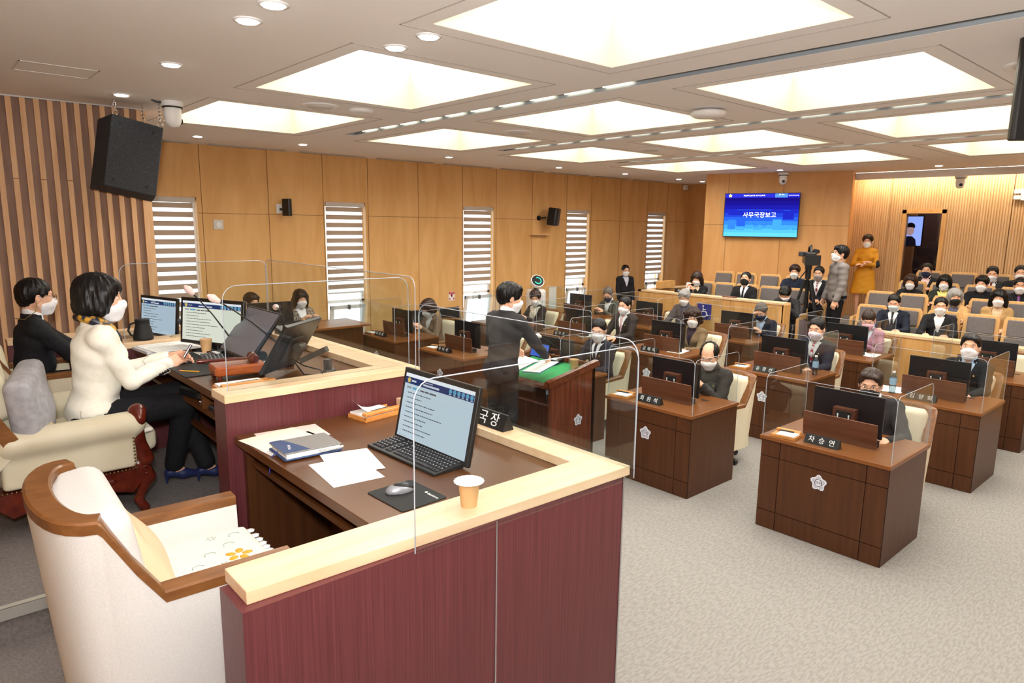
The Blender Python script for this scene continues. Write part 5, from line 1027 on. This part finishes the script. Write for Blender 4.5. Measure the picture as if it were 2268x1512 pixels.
def person(label, loc, rz, pose='sit', s=1.0, seat=.45, lean=.05, yaw=0, pitch=.1, roll=0, hl=(.42, .14, .76), hr=(.42, -.14, .76), top='suit', topm=SUITB, inner=SHW, tie=None, vz=.24, hair='short', hairm=HBLK, mask=MASKW, glasses=None, skin=SKIN, trou=TROU, badge=True, res=.0145, hres=.0085, handres=.0062, curl=.5, female=False, group=None, bob=None, palm=None, side=0, legs=True, feet=(.42, .40), shoes=SHOE, lapel=True, elb=None, jaw=1.0, twist=0):
    PC[0] += 1
    t = empty('person', label, 'person', loc, rz, group, s)
    P = V3(0, 0, seat+.10) if pose == 'sit' else V3(0, 0, .95); T = rz_(twist)@ry(lean)@rx(side); tp = lambda x, y, z: P+T@V3(x, y, z); fw_ = .9 if female else 1.0
    nb = tp(0, 0, .50); Rn = rz_(twist)@ry(lean*.5+pitch*.45)@rx(side*.6); O = nb+Rn@V3(.015, 0, .128); RH = rz_(yaw+twist)@ry(pitch+lean*.25)@rx(roll)
    # ---- arms
    SH = {1: tp(-.005, .164*fw_, .425), -1: tp(-.005, -.164*fw_, .425)}; AR = {}
    for sd, tg in ((1, hl), (-1, hr)):
        tg = V3(*tg)/1.0; hint = (elb or {}).get(sd, (-.5, sd*.6, -.9)); E, W = ik(SH[sd], tg, .285, .25, hint); AR[sd] = (SH[sd], E, W)
    # ---- head + body skin
    hf = head_field(O, RH, hres, jaw*(.94 if female else 1)); hf.cap(O+RH@V3(-.025, 0, -.05), nb+T@V3(0, 0, .0), .052*fw_, .056*fw_, .02)
    parts = [hsc(hf.mesh(), O)]
    lo = np.minimum.reduce([P, nb, *[q for a in AR.values() for q in a]])-.2; hi = np.maximum.reduce([P, nb, *[q for a in AR.values() for q in a]])+.2
    G = Fld(lo, hi, .02); G.cap(nb+T@V3(0, 0, .0), nb+T@V3(0, 0, -.06), .048, .06); G.ell(tp(0, 0, .33), (.09, .14, .14), T); G.cap(tp(0, 0, .05), tp(0, 0, .3), .10, .10)
    for sd in (1, -1): a, e, w_ = AR[sd]; G.cap(tp(0, 0, .40), a, .04, .04); G.cap(a, e, .04, .034); G.cap(e, w_, .034, .024, .01)
    HP = {}
    for sd in (1, -1):
        hp = P+V3(0, sd*.09, -.02)
        if pose == 'sit': kn = V3(.44, sd*(.12 if not female else .08), seat+.08); an = V3(feet[0 if sd > 0 else 1], sd*.11, .09)
        else: kn = V3(.03, sd*.095, .5); an = V3(-.01+.03*sd, sd*.09, .085)
        HP[sd] = [hp, kn, an]
    if legs in ('cross',): HP[1][2] = V3(.56, -.06, .10); HP[-1][2] = V3(.40, .02, .10); HP[1][1] = V3(.46, .07, seat+.12); HP[-1][1] = V3(.45, -.09, seat+.08)
    G2 = Fld(np.minimum.reduce([q for a in HP.values() for q in a])-.16, np.maximum.reduce([q for a in HP.values() for q in a])+.16, .02)
    for sd in (1, -1): hp, kn, an = HP[sd]; G2.cap(P, hp, .09, .07); G2.cap(hp, kn, .066, .05); G2.cap(kn, an, .046, .032); G2.cap(an, an+V3(.08, 0, -.05), .03, .02)
    parts += [G.mesh(), G2.mesh()]
    for sd in (1, -1):
        a, e, w_ = AR[sd]; d = w_-e; pm = (palm or {}).get(sd, V3(0, -sd*.5, -.8)); parts.append(hand(sd, w_, d, np.array(pm, float), curl, handres))
    smesh('body', parts, skin, t)
    # ---- eyes and brows
    c = lambda x, y, z: O+RH@V3(x, y, z)*HS
    for sd in (1, -1):
        if hres < .0095: e_ = MB().ball(c(.0785, sd*.031, .0135), (.0115, .0145, .0058), RH, 10).build('eye', EYEW, t); MB().ball(c(.0858, sd*.031, .0135), (.0052, .0058, .0052), RH, 8).build('iris', EYEB, e_)
        MB().tube([c(.090, sd*.014, .034), c(.0915, sd*.03, .041), c(.080, sd*.048, .036)], [.002, .0038, .0018], 5).build('eyebrow', hairm if hairm is not HGRY else HSALT, t)
    # ---- hair
    if hair: smesh('hair', [hsc(hair_field(O, RH, max(hres*.9, .0075), hair).mesh(), O)], hairm, t)
    # ---- mask
    if mask is not None:
        n_ = head_field(O, RH, min(hres, .0075), jaw*(.94 if female else 1)); M_ = n_
        X, Y, Z = M_.grid(); x, y, z = X-O[0], Y-O[1], Z-O[2]; p = [RH[0][i]*x+RH[1][i]*y+RH[2][i]*z for i in range(3)]
        c0 = lambda x, y, z: O+RH@V3(x, y, z); M_.cap(c0(.092, 0, -.028), c0(.084, 0, -.078), .024, .018, .03); M_.cap(c0(.06, -.035, -.045), c0(.06, .035, -.045), .024, k=.03)
        reg = np.maximum(np.maximum(-(p[0]-.018), (p[2]+.002-.25*(p[0]-.09)+.5*np.maximum(np.abs(p[1])-.03, 0))), -(p[2]+.112))
        smesh('face_mask', [hsc(M_.mesh(np.maximum(M_.F-.005, reg)), O)], mask, t)
        q = MB()
        for sd in (-1, 1): q.tube([c(.022, sd*.068, -.012), c(.004, sd*.083, .018), c(-.014, sd*.083, .012), c(-.016, sd*.082, -.02), c(.02, sd*.066, -.075)], .0016, 5)
        q.build('mask_loops', mask, t)
    if glasses:
        q = MB()
        for sd in (-1, 1): q.tube([c(.108, sd*.034+.024*math.cos(a), .012+.019*math.sin(a)) for a in np.linspace(0, 2*PI, 16, endpoint=False)], .0016, 5, closed=True); q.tube([c(.106, sd*.058, .018), c(.05, sd*.082, .022), c(-.01, sd*.084, .014)], .0016, 5)
        q.tube([c(.108, -.011, .014), c(.111, 0, .018), c(.108, .011, .014)], .0016, 5); q.build('glasses', glasses, t)
    # ---- upper clothing
    long_ = top in ('dress', 'coat')
    ex = .62 if long_ and pose == 'stand' else .24
    K = Fld(lo-np.array([.02, .02, max(0, ex-.2)]), hi+.02, res)
    K.ell(tp(.0, 0, .33), (.122, .185*fw_, .17), T, .03); K.ell(tp(.008, 0, .15), (.12 if female else .13, .155*fw_, .16), T, .05); K.ell(tp(-.01, 0, .0), (.135, .18, .12), T, .05)
    if female: [K.ell(tp(.075, sd*.07, .31), (.055, .06, .06), T, .04) for sd in (-1, 1)]
    if pose == 'stand' and not long_: K.ell(tp(-.005, 0, -.06), (.125, .178, .10), T, .04)
    if long_ and pose == 'stand': K.cap(tp(0, 0, -.02), tp(0, 0, -.35), .13, .16, .05); [K.cap(tp(0, sd*.06, -.05), tp(0, sd*.09, -.40), .12, .15, .05) for sd in (-1, 1)]
    K.cap(tp(-.005, -.13*fw_, .440), tp(-.005, .13*fw_, .440), .062, k=.03); K.cap(tp(-.01, -.05, .478), tp(-.01, .05, .478), .048, k=.03)
    bulk = .014 if top == 'puffer' else 0; nof = (lambda *_: 0)
    for sd in (1, -1):
        a, e, w_ = AR[sd]; d = (w_-e)/np.linalg.norm(w_-e); K.cap(tp(0, sd*.13*fw_, .42), a, .07, .066+bulk, .02); K.cap(a, e, (.064 if not female else .056)+bulk, (.055 if not female else .049)+bulk, .015); K.cap(e, w_-d*.012, (.054 if not female else .047)+bulk, .040*fw_+bulk*.5, .012)
    X, Y, Z = K.grid(); x, y, z = X-P[0], Y-P[1], Z-P[2]; q = [T[0][i]*x+T[1][i]*y+T[2][i]*z for i in range(3)]
    F0 = K.F+(.0028*np.sin(31*X+17*Y)*np.sin(43*Z+11*X+9*Y)+.002*np.sin(60*Z-25*Y+8*X)).astype(np.float32)
    if top == 'puffer': F0 = F0+(.005*np.abs(np.sin(q[2]*36))-.003).astype(np.float32)
    Fin = F0+.012; ay = np.abs(q[1])
    if pose == 'sit': F0 = np.maximum(F0, -(q[2]+.07-.3*np.maximum(q[0], 0)))
    elif long_: F0 = np.maximum(F0, -(q[2]+.42))
    else: F0 = np.maximum(F0, -(q[2]+(.17 if top != 'shirt' else .06)))
    # cuffs: cut the sleeve at the wrist
    neck = np.sqrt((q[0]+.002)**2+(q[1]*.95)**2)-.060
    wv = .010+(q[2]-vz)*(.30 if top != 'dress' else .2); wedge = np.maximum(np.maximum(ay-wv, vz-q[2]), -(q[0]-.02))
    Fj = np.maximum(F0, -np.maximum(neck, .46-q[2]))
    if vz < .46 and inner is not None: Fj = np.maximum(Fj, -wedge)
    if lapel and top == 'suit':
        lapr = np.maximum(np.maximum(np.abs(ay-wv-.020)-.024+.0*q[2], vz-q[2]), np.maximum(q[2]-.47, -(q[0]-.0)))
        notch = np.maximum(np.abs(q[2]-.385)-.006, .02-(ay-wv)); lapr = np.maximum(lapr, -notch); Fj = np.minimum(Fj, np.maximum(F0-.008, lapr))
        col_ = np.maximum(np.abs(neck-.008)-.009, np.abs(q[2]-.485+.25*np.maximum(q[0], 0))-.035); Fj = np.minimum(Fj, np.maximum(col_, q[0]-.045))
    if top in ('dress', 'puffer', 'coat'):
        Fj = np.minimum(Fj, np.maximum(np.abs(neck-.006)-.009, np.abs(q[2]-.49)-.03))
    layer = lambda nm, reg, off, m_: smesh(nm, [K.mesh(np.maximum(F0-off, reg(q, X, Y, Z)).astype(np.float32))], m_, t)
    jn = {'suit': 'jacket', 'puffer': 'padded_jacket', 'dress': 'dress', 'shirt': 'shirt', 'coat': 'coat'}[top]
    smesh(jn, [K.mesh(Fj.astype(np.float32))], topm, t)
    if inner is not None:
        colr = np.maximum(np.abs(neck+.004)-.010, np.abs(q[2]-.505+.35*q[0])-.034)
        gap = np.maximum(ay-.002-(q[2]-.47)*.7, -q[0]); colr = np.maximum(colr, -gap)
        Fs = np.minimum(np.maximum(np.maximum(Fin, ay-.15), np.maximum(.05-q[2], -(q[0]+.02))), colr)
        Fs = np.maximum(Fs, -np.maximum(neck+.014, .47-q[2])); smesh('inner_shirt', [K.mesh(Fs.astype(np.float32))], inner, t)
        if tie is not None:
            wt = .016+.012*np.clip((.46-q[2])/.3, 0, 1)+.008*np.clip((q[2]-.44)/.03, 0, 1); Ft = np.maximum(np.maximum(Fin-.009, ay-wt), np.maximum(vz-.06-q[2], np.maximum(q[2]-.485, -(q[0]-.02)))); smesh('tie', [K.mesh(Ft.astype(np.float32))], tie, t)
        if top == 'suit' and not female:
            for sd in (1, -1): a, e, w_ = AR[sd]; d = (w_-e)/np.linalg.norm(w_-e); MB().cyl(w_-d*.03, w_-d*.0, .033, .033, 16).build('shirt_cuff', inner, t)
    if badge and top == 'suit':
        k = tp(.118, .085, .355); MB().cyl(k, k+T@V3(.006, .002, 0), .010, n=10).build('lapel_badge', mat('gold_badge', (220, 190, 110), .3, .8), t)
    # ---- legs
    if legs and top != 'dress':
        L_ = Fld(np.minimum.reduce([q_ for a in HP.values() for q_ in a])-.17, np.maximum.reduce([q_ for a in HP.values() for q_ in a])+.17, max(res, .014))
        for sd in (1, -1): hp, kn, an = HP[sd]; L_.ell(P+V3(-.01, sd*.06, -.03), (.12, .12, .10), k=.03); L_.cap(hp, kn, .090, .068, .02); L_.cap(kn, an+V3(0, 0, .03), .066, .055, .02)
        smesh('trousers', [L_.mesh()], trou, t)
    if legs:
        for sd in (1, -1):
            an = HP[sd][2]; g = Fld(an-np.array([.12, .09, .12]), an+np.array([.24, .09, .1]), .008)
            if female and legs == 'cross':
                g.cap(an+V3(-.03, 0, -.02), an+V3(.05, 0, -.045), .032, .03, .02); g.cap(an+V3(.05, 0, -.045), an+V3(.15, 0, -.068), .032, .016, .02); g.cap(an+V3(-.045, 0, -.02), an+V3(-.05, 0, -.09), .016, .006, .01); g.ell(an+V3(.0, 0, .02), (.075, .026, .045), k=.01, mode='sub')
            else: g.cap(an+V3(-.02, 0, -.035), an+V3(.16, 0, -.05), .04, .033, .02); g.F = np.maximum(g.F, -(g.grid()[2]-(an[2]-.085))+0*g.F)
            smesh('shoe', [g.mesh()], shoes, t)
    return t, dict(O=O, R=RH, P=P, T=T, AR=AR, tp=tp, layer=layer)
# -- main figures
NAVYH = mat('heel_navy', (30, 40, 84), .5)
t, q = person('woman in ivory jacket with black bob hair and white mask seated in the carved armchair', (.70, 4.22, .84), 0, s=.97, seat=.44, lean=.10, yaw=-.2, pitch=.04, hl=(.42, .07, .775), hr=(.385, -.04, .765), topm=WHJ, inner=cloth('scarf_inner', (30, 30, 40)), vz=.2, hair='bob', hairm=HBLK, female=True, badge=False, res=.0095, hres=.0062, handres=.0045, curl=.75, legs='cross', shoes=NAVYH, palm={1: (0, -.9, -.3), -1: (0, .6, -.5)}, lapel=True, elb={-1: (-.6, -.5, -.9), 1: (-.5, .5, -.9)})
tp = q['tp']; SCF = patt('silk_scarf', (24, 30, 46), (200, 150, 50), (1, 1, 1), 26, 2, .4, .5, kind='noise', ramp=(.5, .62))
m = MB(); m.tube([tp(-.07, -.05, .53), tp(-.03, -.085, .52), tp(.04, -.085, .49), tp(.09, -.05, .42), tp(.115, -.01, .34), tp(.12, 0, .26)], [.024, .028, .030, .028, .022, .016], 10); m.tube([tp(-.07, -.05, .53), tp(-.09, 0, .53), tp(-.06, .06, .53), tp(.03, .085, .49), tp(.09, .04, .42), tp(.115, .0, .34)], [.024, .026, .028, .028, .026, .02], 10)
m.build('silk_scarf', SCF, t)
e_, w_ = q['AR'][-1][1:]; d_ = (w_-e_)/np.linalg.norm(w_-e_); o_ = np.cross(d_, V3(0, 0, 1)); o_ = (o_*.8-V3(0, 0, .5)); o_ /= np.linalg.norm(o_)
for i in range(4): k_ = w_-d_*(.03+.019*i)+o_*.036; MB().cyl(k_, k_+o_*.012, .0075, n=12).build('sleeve_button', BLACK, t)
L_ = q['layer']
L_('front_button', lambda c, X, Y, Z: np.maximum(np.sqrt((c[0]-.075)**2+(c[2]-.055)**2)-.013, c[1]), .007, BLACK)
L_('pocket_flap', lambda c, X, Y, Z: np.maximum(np.maximum(np.abs(c[0]+.02)-.075, np.abs(c[2]-.035-.25*c[0])-.024), c[1]+.09), .007, WHJ)
L_('jacket_collar', lambda c, X, Y, Z: np.maximum(np.maximum(np.abs(np.abs(c[1])-.010-(c[2]-.2)*.3-.028)-.03, .2-c[2]), np.maximum(c[2]-.50, -(c[0]-.0))), .012, WHJ)
ph = empty('pen', 'silver pen in the hands of the woman in ivory jacket', 'pen', (1.165, 4.18, 1.63), .2); MB().tube([(0, 0, -.02), (.05, 0, .05)], .008, 8).build('barrel', STEEL, ph)
t, q = person('man in black suit with glasses and white mask at the farther rostrum desk', (.62, 5.92, .68), 0, s=1.0, seat=.43, lean=.08, yaw=.1, pitch=.08, hl=(.48, .12, .70), hr=(.46, -.10, .70), topm=SUITB, tie=mat('tie_wine', (110, 24, 40), .5), hair='short', hairm=HBLK, glasses=BLACK, res=.012, hres=.008)
m = MB(); O, RH = q['O'], q['R']; m.tube([O+RH@V3(-.01, -.085, -.02), O+RH@V3(-.02, -.09, -.09), O+RH@V3(-.08, -.07, -.15), O+RH@V3(-.12, 0, -.15)], .003, 5); m.build('glasses_cord', mat('cord_gold', (150, 130, 70), .4, .5), t)
t, q = person('standing man in dark suit and white mask speaking at the lectern, seen from behind', (4.0, 4.62, .16), .12, 'stand', s=1.0, lean=.14, yaw=-.55, pitch=.16, hl=(.38, .22, 1.04), hr=(.46, -.16, 1.00), topm=SUITG, tie=mat('tie_dark', (30, 30, 50), .5), hair='thick', hairm=HBLK, res=.011, hres=.0068, handres=.0048, curl=.8, palm={-1: (0, .7, -.4), 1: (0, -.7, -.4)}, badge=False, elb={-1: (-.5, -.8, -.6), 1: (-.5, .8, -.6)})
def cm(label, x, y, top_z, **k):
    """councillor seated behind a desk; y and top_z = crown of the head"""
    s = k.pop('s', 1.0); rz = k.pop('rz', PI); b = 1.315*s; seat = .45+(top_z-b)*.9; return person(label, (x, y, 0), rz, s=s, seat=seat, **k)
STR = patt('tie_striped', (140, 36, 48), (200, 196, 206), (1, 1, 1), 16, 0, .5, kind='wave', ramp=(.45, .55)); 
cm('man with glasses, black mask and charcoal suit at the right end of the front row', 6.02, 2.0, 1.27, lean=.14, side=.24, yaw=.25, pitch=.16, hair='swept', hairm=HBRN, mask=MASKB, glasses=BLACK, topm=SUITG, inner=SHW, badge=False, res=.012, hres=.0075)
cm('bald man in dark charcoal jacket looking down at a phone, front row', 6.08, 3.68, 1.27, lean=.18, yaw=.30, pitch=.42, hair='bald', topm=cloth('jacket_char', (54, 52, 50)), inner=cloth('knit_dark', (60, 58, 54)), vz=.18, hl=(.34, .06, .86), hr=(.34, -.1, .86), res=.012, hres=.0075, curl=.9, handres=.005)
ph = empty('smartphone', 'black smartphone in the hands of the bald man', 'phone', (5.66, 3.66, .93), .2); MB().cbox((0, 0, 0), (.012, .075, .15), .003, ry(.5)).build('body', BLACK, ph)
cm('man in navy suit with white mask and dark tie behind the lectern, front row middle', 6.08, 5.2, 1.33, lean=.1, yaw=.5, pitch=.25, topm=SUITN, tie=mat('tie_ink', (34, 34, 56), .5), res=.012, hres=.0075)
cm('woman in taupe jacket with brown hair looking down, front row window end', 6.12, 8.62, 1.26, lean=.2, yaw=-.2, pitch=.5, hair='bob', hairm=HBRN, female=True, topm=cloth('jacket_taupe', (120, 96, 78)), inner=SHW, hl=(.36, .12, .83), hr=(.36, -.12, .83))
cm('man in black suit with white mask and grey striped tie, middle row right end', 8.22, 2.03, 1.33, lean=.0, yaw=.12, pitch=-.05, hair='swept', topm=SUITB, inner=SHB, tie=cloth('tie_grey', (90, 90, 100)), res=.012, hres=.0075)
cm('man in dark suit with red striped tie and pleated white mask, middle row', 8.2, 3.62, 1.33, lean=.02, yaw=.05, pitch=.16, hair='short', topm=SUITN, inner=cloth('shirt_grey', (196, 200, 200)), tie=STR, res=.012, hres=.0075, mask=mat('mask_lilac', (232, 220, 232), .8))
cm('person with curly brown hair and tan blazer, middle row', 8.18, 5.33, 1.28, lean=.04, yaw=.45, pitch=.2, hair='curly', hairm=HBRN, female=True, topm=cloth('blazer_tan', (124, 102, 76)), inner=cloth('blouse_dots', (46, 40, 56)))
cm('man in dark brown suit with pale pink tie, middle row', 8.2, 6.56, 1.33, lean=.05, yaw=.1, pitch=.12, hair='short', topm=cloth('suit_brown', (52, 44, 42)), tie=mat('tie_pink', (240, 186, 186), .5))
cm('woman with short brown hair, dark coat and white scarf, middle row window end', 8.2, 8.5, 1.28, lean=.1, yaw=.7, pitch=.25, hair='thick', hairm=HBRN, female=True, topm=cloth('coat_dark', (44, 38, 38)), inner=cloth('scarf_cream', (232, 224, 208)), vz=.1, hl=(.40, .12, .83), hr=(.40, -.12, .83))
cm('woman with tied-up hair, pink mask and mauve jacket in the back row', 9.98, 3.68, 1.30, lean=.12, yaw=.35, pitch=.42, hair='bun', hairm=HBRN, female=True, mask=MASKP, topm=cloth('jacket_mauve', (164, 122, 142)), inner=cloth('blouse_pale', (200, 214, 222)), hl=(.38, .1, .83), hr=(.36, -.14, .83))
cm('man with greying hair and navy mask resting his cheek on his hand, back row', 9.95, 5.22, 1.27, lean=.2, yaw=.15, pitch=.5, hair='short', hairm=HSALT, mask=MASKN, topm=SUITN, inner=SHB, hl=(.34, .12, .83), hr=(.25, -.09, 1.05), elb={-1: (.3, -.6, -.9), 1: (-.5, .6, -.9)})
cm('man with curly grey hair, white mask and grey jacket, back row', 9.98, 6.72, 1.33, lean=.0, yaw=.35, pitch=.3, hair='thick', hairm=HGRY, topm=cloth('jacket_slate', (74, 72, 76)), inner=cloth('shirt_slate', (60, 64, 80)), vz=.3)
t, q = cm('man with glasses, navy mask and wristwatch bent over the desk, back row window side', 9.98, 8.34, 1.26, lean=.14, yaw=.4, pitch=.5, hair='short', hairm=HSALT, mask=MASKN, glasses=mat('gold_frame', (190, 160, 120), .3, .8), topm=cloth('jacket_olive', (84, 80, 72)), inner=SHW, hl=(.4, .12, .83), hr=(.42, -.02, .84))
# staff by the window wall
person('man with brown hair mostly hidden behind the black monitor by the wood wall', (3.65, 9.72, 0), -PI/2, seat=.52, yaw=.2, pitch=.1, hair='thick', hairm=HBRN, topm=SUITG, mask=MASKW, badge=False)
person('woman with long black hair and tweed jacket at the staff desk', (4.38, 9.72, 0), -PI/2, seat=.53, yaw=.0, pitch=.15, hair='long', female=True, topm=patt('tweed', (60, 56, 56), (190, 176, 160), (1, 1, 1), 90, 2, .9, ramp=(.45, .6)), inner=SHW, hl=(.36, .12, .99), hr=(.36, -.12, .99), badge=False)
person('man in black suit and glasses leaning on the wood wall left of the fifth window', (11.85, 9.55, 0), math.radians(-118), 'stand', s=.90, lean=-.06, yaw=0, pitch=.12, hl=(.16, .16, .80), hr=(.16, -.20, .78), topm=SUITB, inner=cloth('shirt_lilac', (196, 196, 216)), glasses=BLACK, badge=False)
# left gallery
GR = PI+.2
def gm(label, x, y, z, top, **k):
    s = k.pop('s', .95); seat = .42+(top-z-(1.285*s))*.9; return person(label, (x, y, z), k.pop('rz', GR), s=s, seat=seat, badge=k.pop('badge', False), res=.016, hres=.0095, handres=.0075, feet=(.30, .28), **k)
gm('woman with long dark hair holding up a phone in the left gallery', 11.15, 7.25, .35, 1.56, hair='long', hairm=HBRN, female=True, topm=SUITB, inner=cloth('blouse_cream', (226, 206, 180)), pitch=.3, yaw=.1, hl=(.34, .05, .95), hr=(.36, -.06, .98))
ph = empty('smartphone', 'smartphone held by the woman in the left gallery', 'phone', (10.76, 7.2, 1.30), .2); MB().cbox((0, 0, 0), (.012, .08, .16), .003, ry(.3)).build('body', mat('phone_white', (225, 228, 235), .3), ph)
gm('man in black suit and black mask reclining in the left gallery', 11.12, 6.28, .35, 1.62, lean=-.1, pitch=-.15, mask=MASKB, tie=SUITN, hl=(.30, .12, .70), hr=(.30, -.12, .70))
gm('man bowed forward with head down reading in the left gallery front row', 11.26, 5.50, .35, 1.50, lean=.45, pitch=.7, topm=cloth('suit_dark', (46, 46, 48)), inner=SHK, hl=(.52, .12, .78), hr=(.5, -.16, .62), hairm=HBLK, hair='thick')
gm('young man in dark navy shirt and white mask, left gallery back row', 12.05, 5.82, .5, 1.74, topm=cloth('navy_shirt', (24, 32, 50)), inner=cloth('navy_shirt', (24, 32, 50)), hair='thick', hairm=HBRN, yaw=.15, pitch=.1, lapel=False)
gm('man in black suit with beige mask and striped tie behind the tripod', 12.0, 5.36, .5, 1.74, mask=MASKG, tie=STR, hl=(.36, .1, .7), hr=(.36, -.1, .7))
person('standing cameraman in grey padded jacket looking at the wall screen', (11.45, 4.80, .35), math.radians(135), 'stand', s=1.03, lean=.0, yaw=.1, pitch=-.14, top='puffer', topm=mat('puffer_grey', (128, 122, 120), .6), inner=None, hair='thick', glasses=BLACK, hl=(.10, .22, .86), hr=(.10, -.24, .86), elb={1: (-1, .3, 0), -1: (-1, -.3, 0)}, curl=.9, res=.014, hres=.0085)
t, q = person('woman in mustard dress with crossed arms standing by the ribbed wall', (13.85, 5.32, .65), GR+.05, 'stand', s=.95, lean=-.03, pitch=.05, top='dress', topm=mat('mustard', (206, 142, 22), .75), inner=None, hair='thick', hairm=HBRN, female=True, hl=(.21, .0, 1.13), hr=(.235, .0, 1.17), elb={1: (.1, .8, -1), -1: (.1, -.8, -1)}, curl=.3, res=.014, hres=.0085, shoes=SHOE)
a, e, w_ = q['AR'][1]
q['layer']('black_sleeve_patch', lambda c, X, Y, Z: np.sqrt(((X-e[0]-.02)/1.2)**2+(Y-e[1]-.03)**2+((Z-e[2]-.02)/1.9)**2)-.055, .005, BLACKM)
q['layer']('waist_seam', lambda c, X, Y, Z: np.maximum(np.abs(c[2]-.06)-.008, -c[0]), .006, mat('mustard', (206, 142, 22)))
# right gallery
gm('man in navy suit with pale mask looking down in the first row, right gallery', 11.14, 3.80, .2, 1.44, mask=mat('mask_blue', (206, 226, 236), .8), topm=SUITN, inner=SHW, pitch=.35, tie=SUITG)
gm('man in dark suit and open white shirt with glasses in the first row, right gallery', 11.14, 3.18, .2, 1.44, topm=SUITB, glasses=BLACK, inner=SHW, yaw=.1)
gm('person with grey bob and tan coat behind the man with glasses', 11.95, 3.24, .35, 1.50, hair='bob', hairm=HGRY, mask=MASKB, topm=cloth('coat_tan', (206, 164, 110)), inner=cloth('blouse_slate', (90, 90, 110)), female=True, yaw=.3)
gm('woman with long black hair and khaki coat in the second row, right gallery', 11.95, 2.68, .35, 1.54, hair='long', topm=cloth('coat_khaki', (176, 140, 92)), inner=cloth('knit_beige', (214, 184, 150)), female=True, hl=(.34, .1, .66), hr=(.34, -.1, .66))
gm('woman with brown hair, glasses and black jacket, third gallery row by the aisle', 12.72, 4.12, .5, 1.63, hair='bob', hairm=HBRN, glasses=mat('gold_frame', (190, 160, 120), .3, .8), female=True, topm=SUITB, inner=SHK)
gm('woman with black bob and yellow ribbon scarf in the third row, right gallery', 12.72, 3.62, .5, 1.66, hair='bob', female=True, topm=cloth('jacket_dgreen', (40, 44, 38)), inner=cloth('ribbon_yellow', (226, 220, 130)), vz=.2)
gm('man in black jacket with tousled hair in the third row, right gallery', 12.72, 3.10, .5, 1.68, hair='thick', topm=SHK, inner=SHK, yaw=-.1)
gm('man with purple tie in the third row at the right edge', 12.72, 2.60, .5, 1.69, topm=SUITB, inner=SHK, tie=mat('tie_purple', (120, 60, 130), .5), skin=SKIN2)
gm('woman with navy mask and pale pink collar in the fourth row nearest the aisle', 13.5, 4.14, .65, 1.80, hair='short', female=True, mask=MASKN, topm=SUITB, inner=cloth('collar_pink', (236, 206, 206)))
gm('man in dark grey suit with wine tie in the fourth row, right gallery', 13.5, 3.16, .65, 1.80, topm=SUITG, tie=mat('tie_wine', (110, 24, 40), .5), pitch=.2)
gm('man partly cut off at the right edge in the fourth row', 13.5, 2.78, .65, 1.84, topm=SUITB)
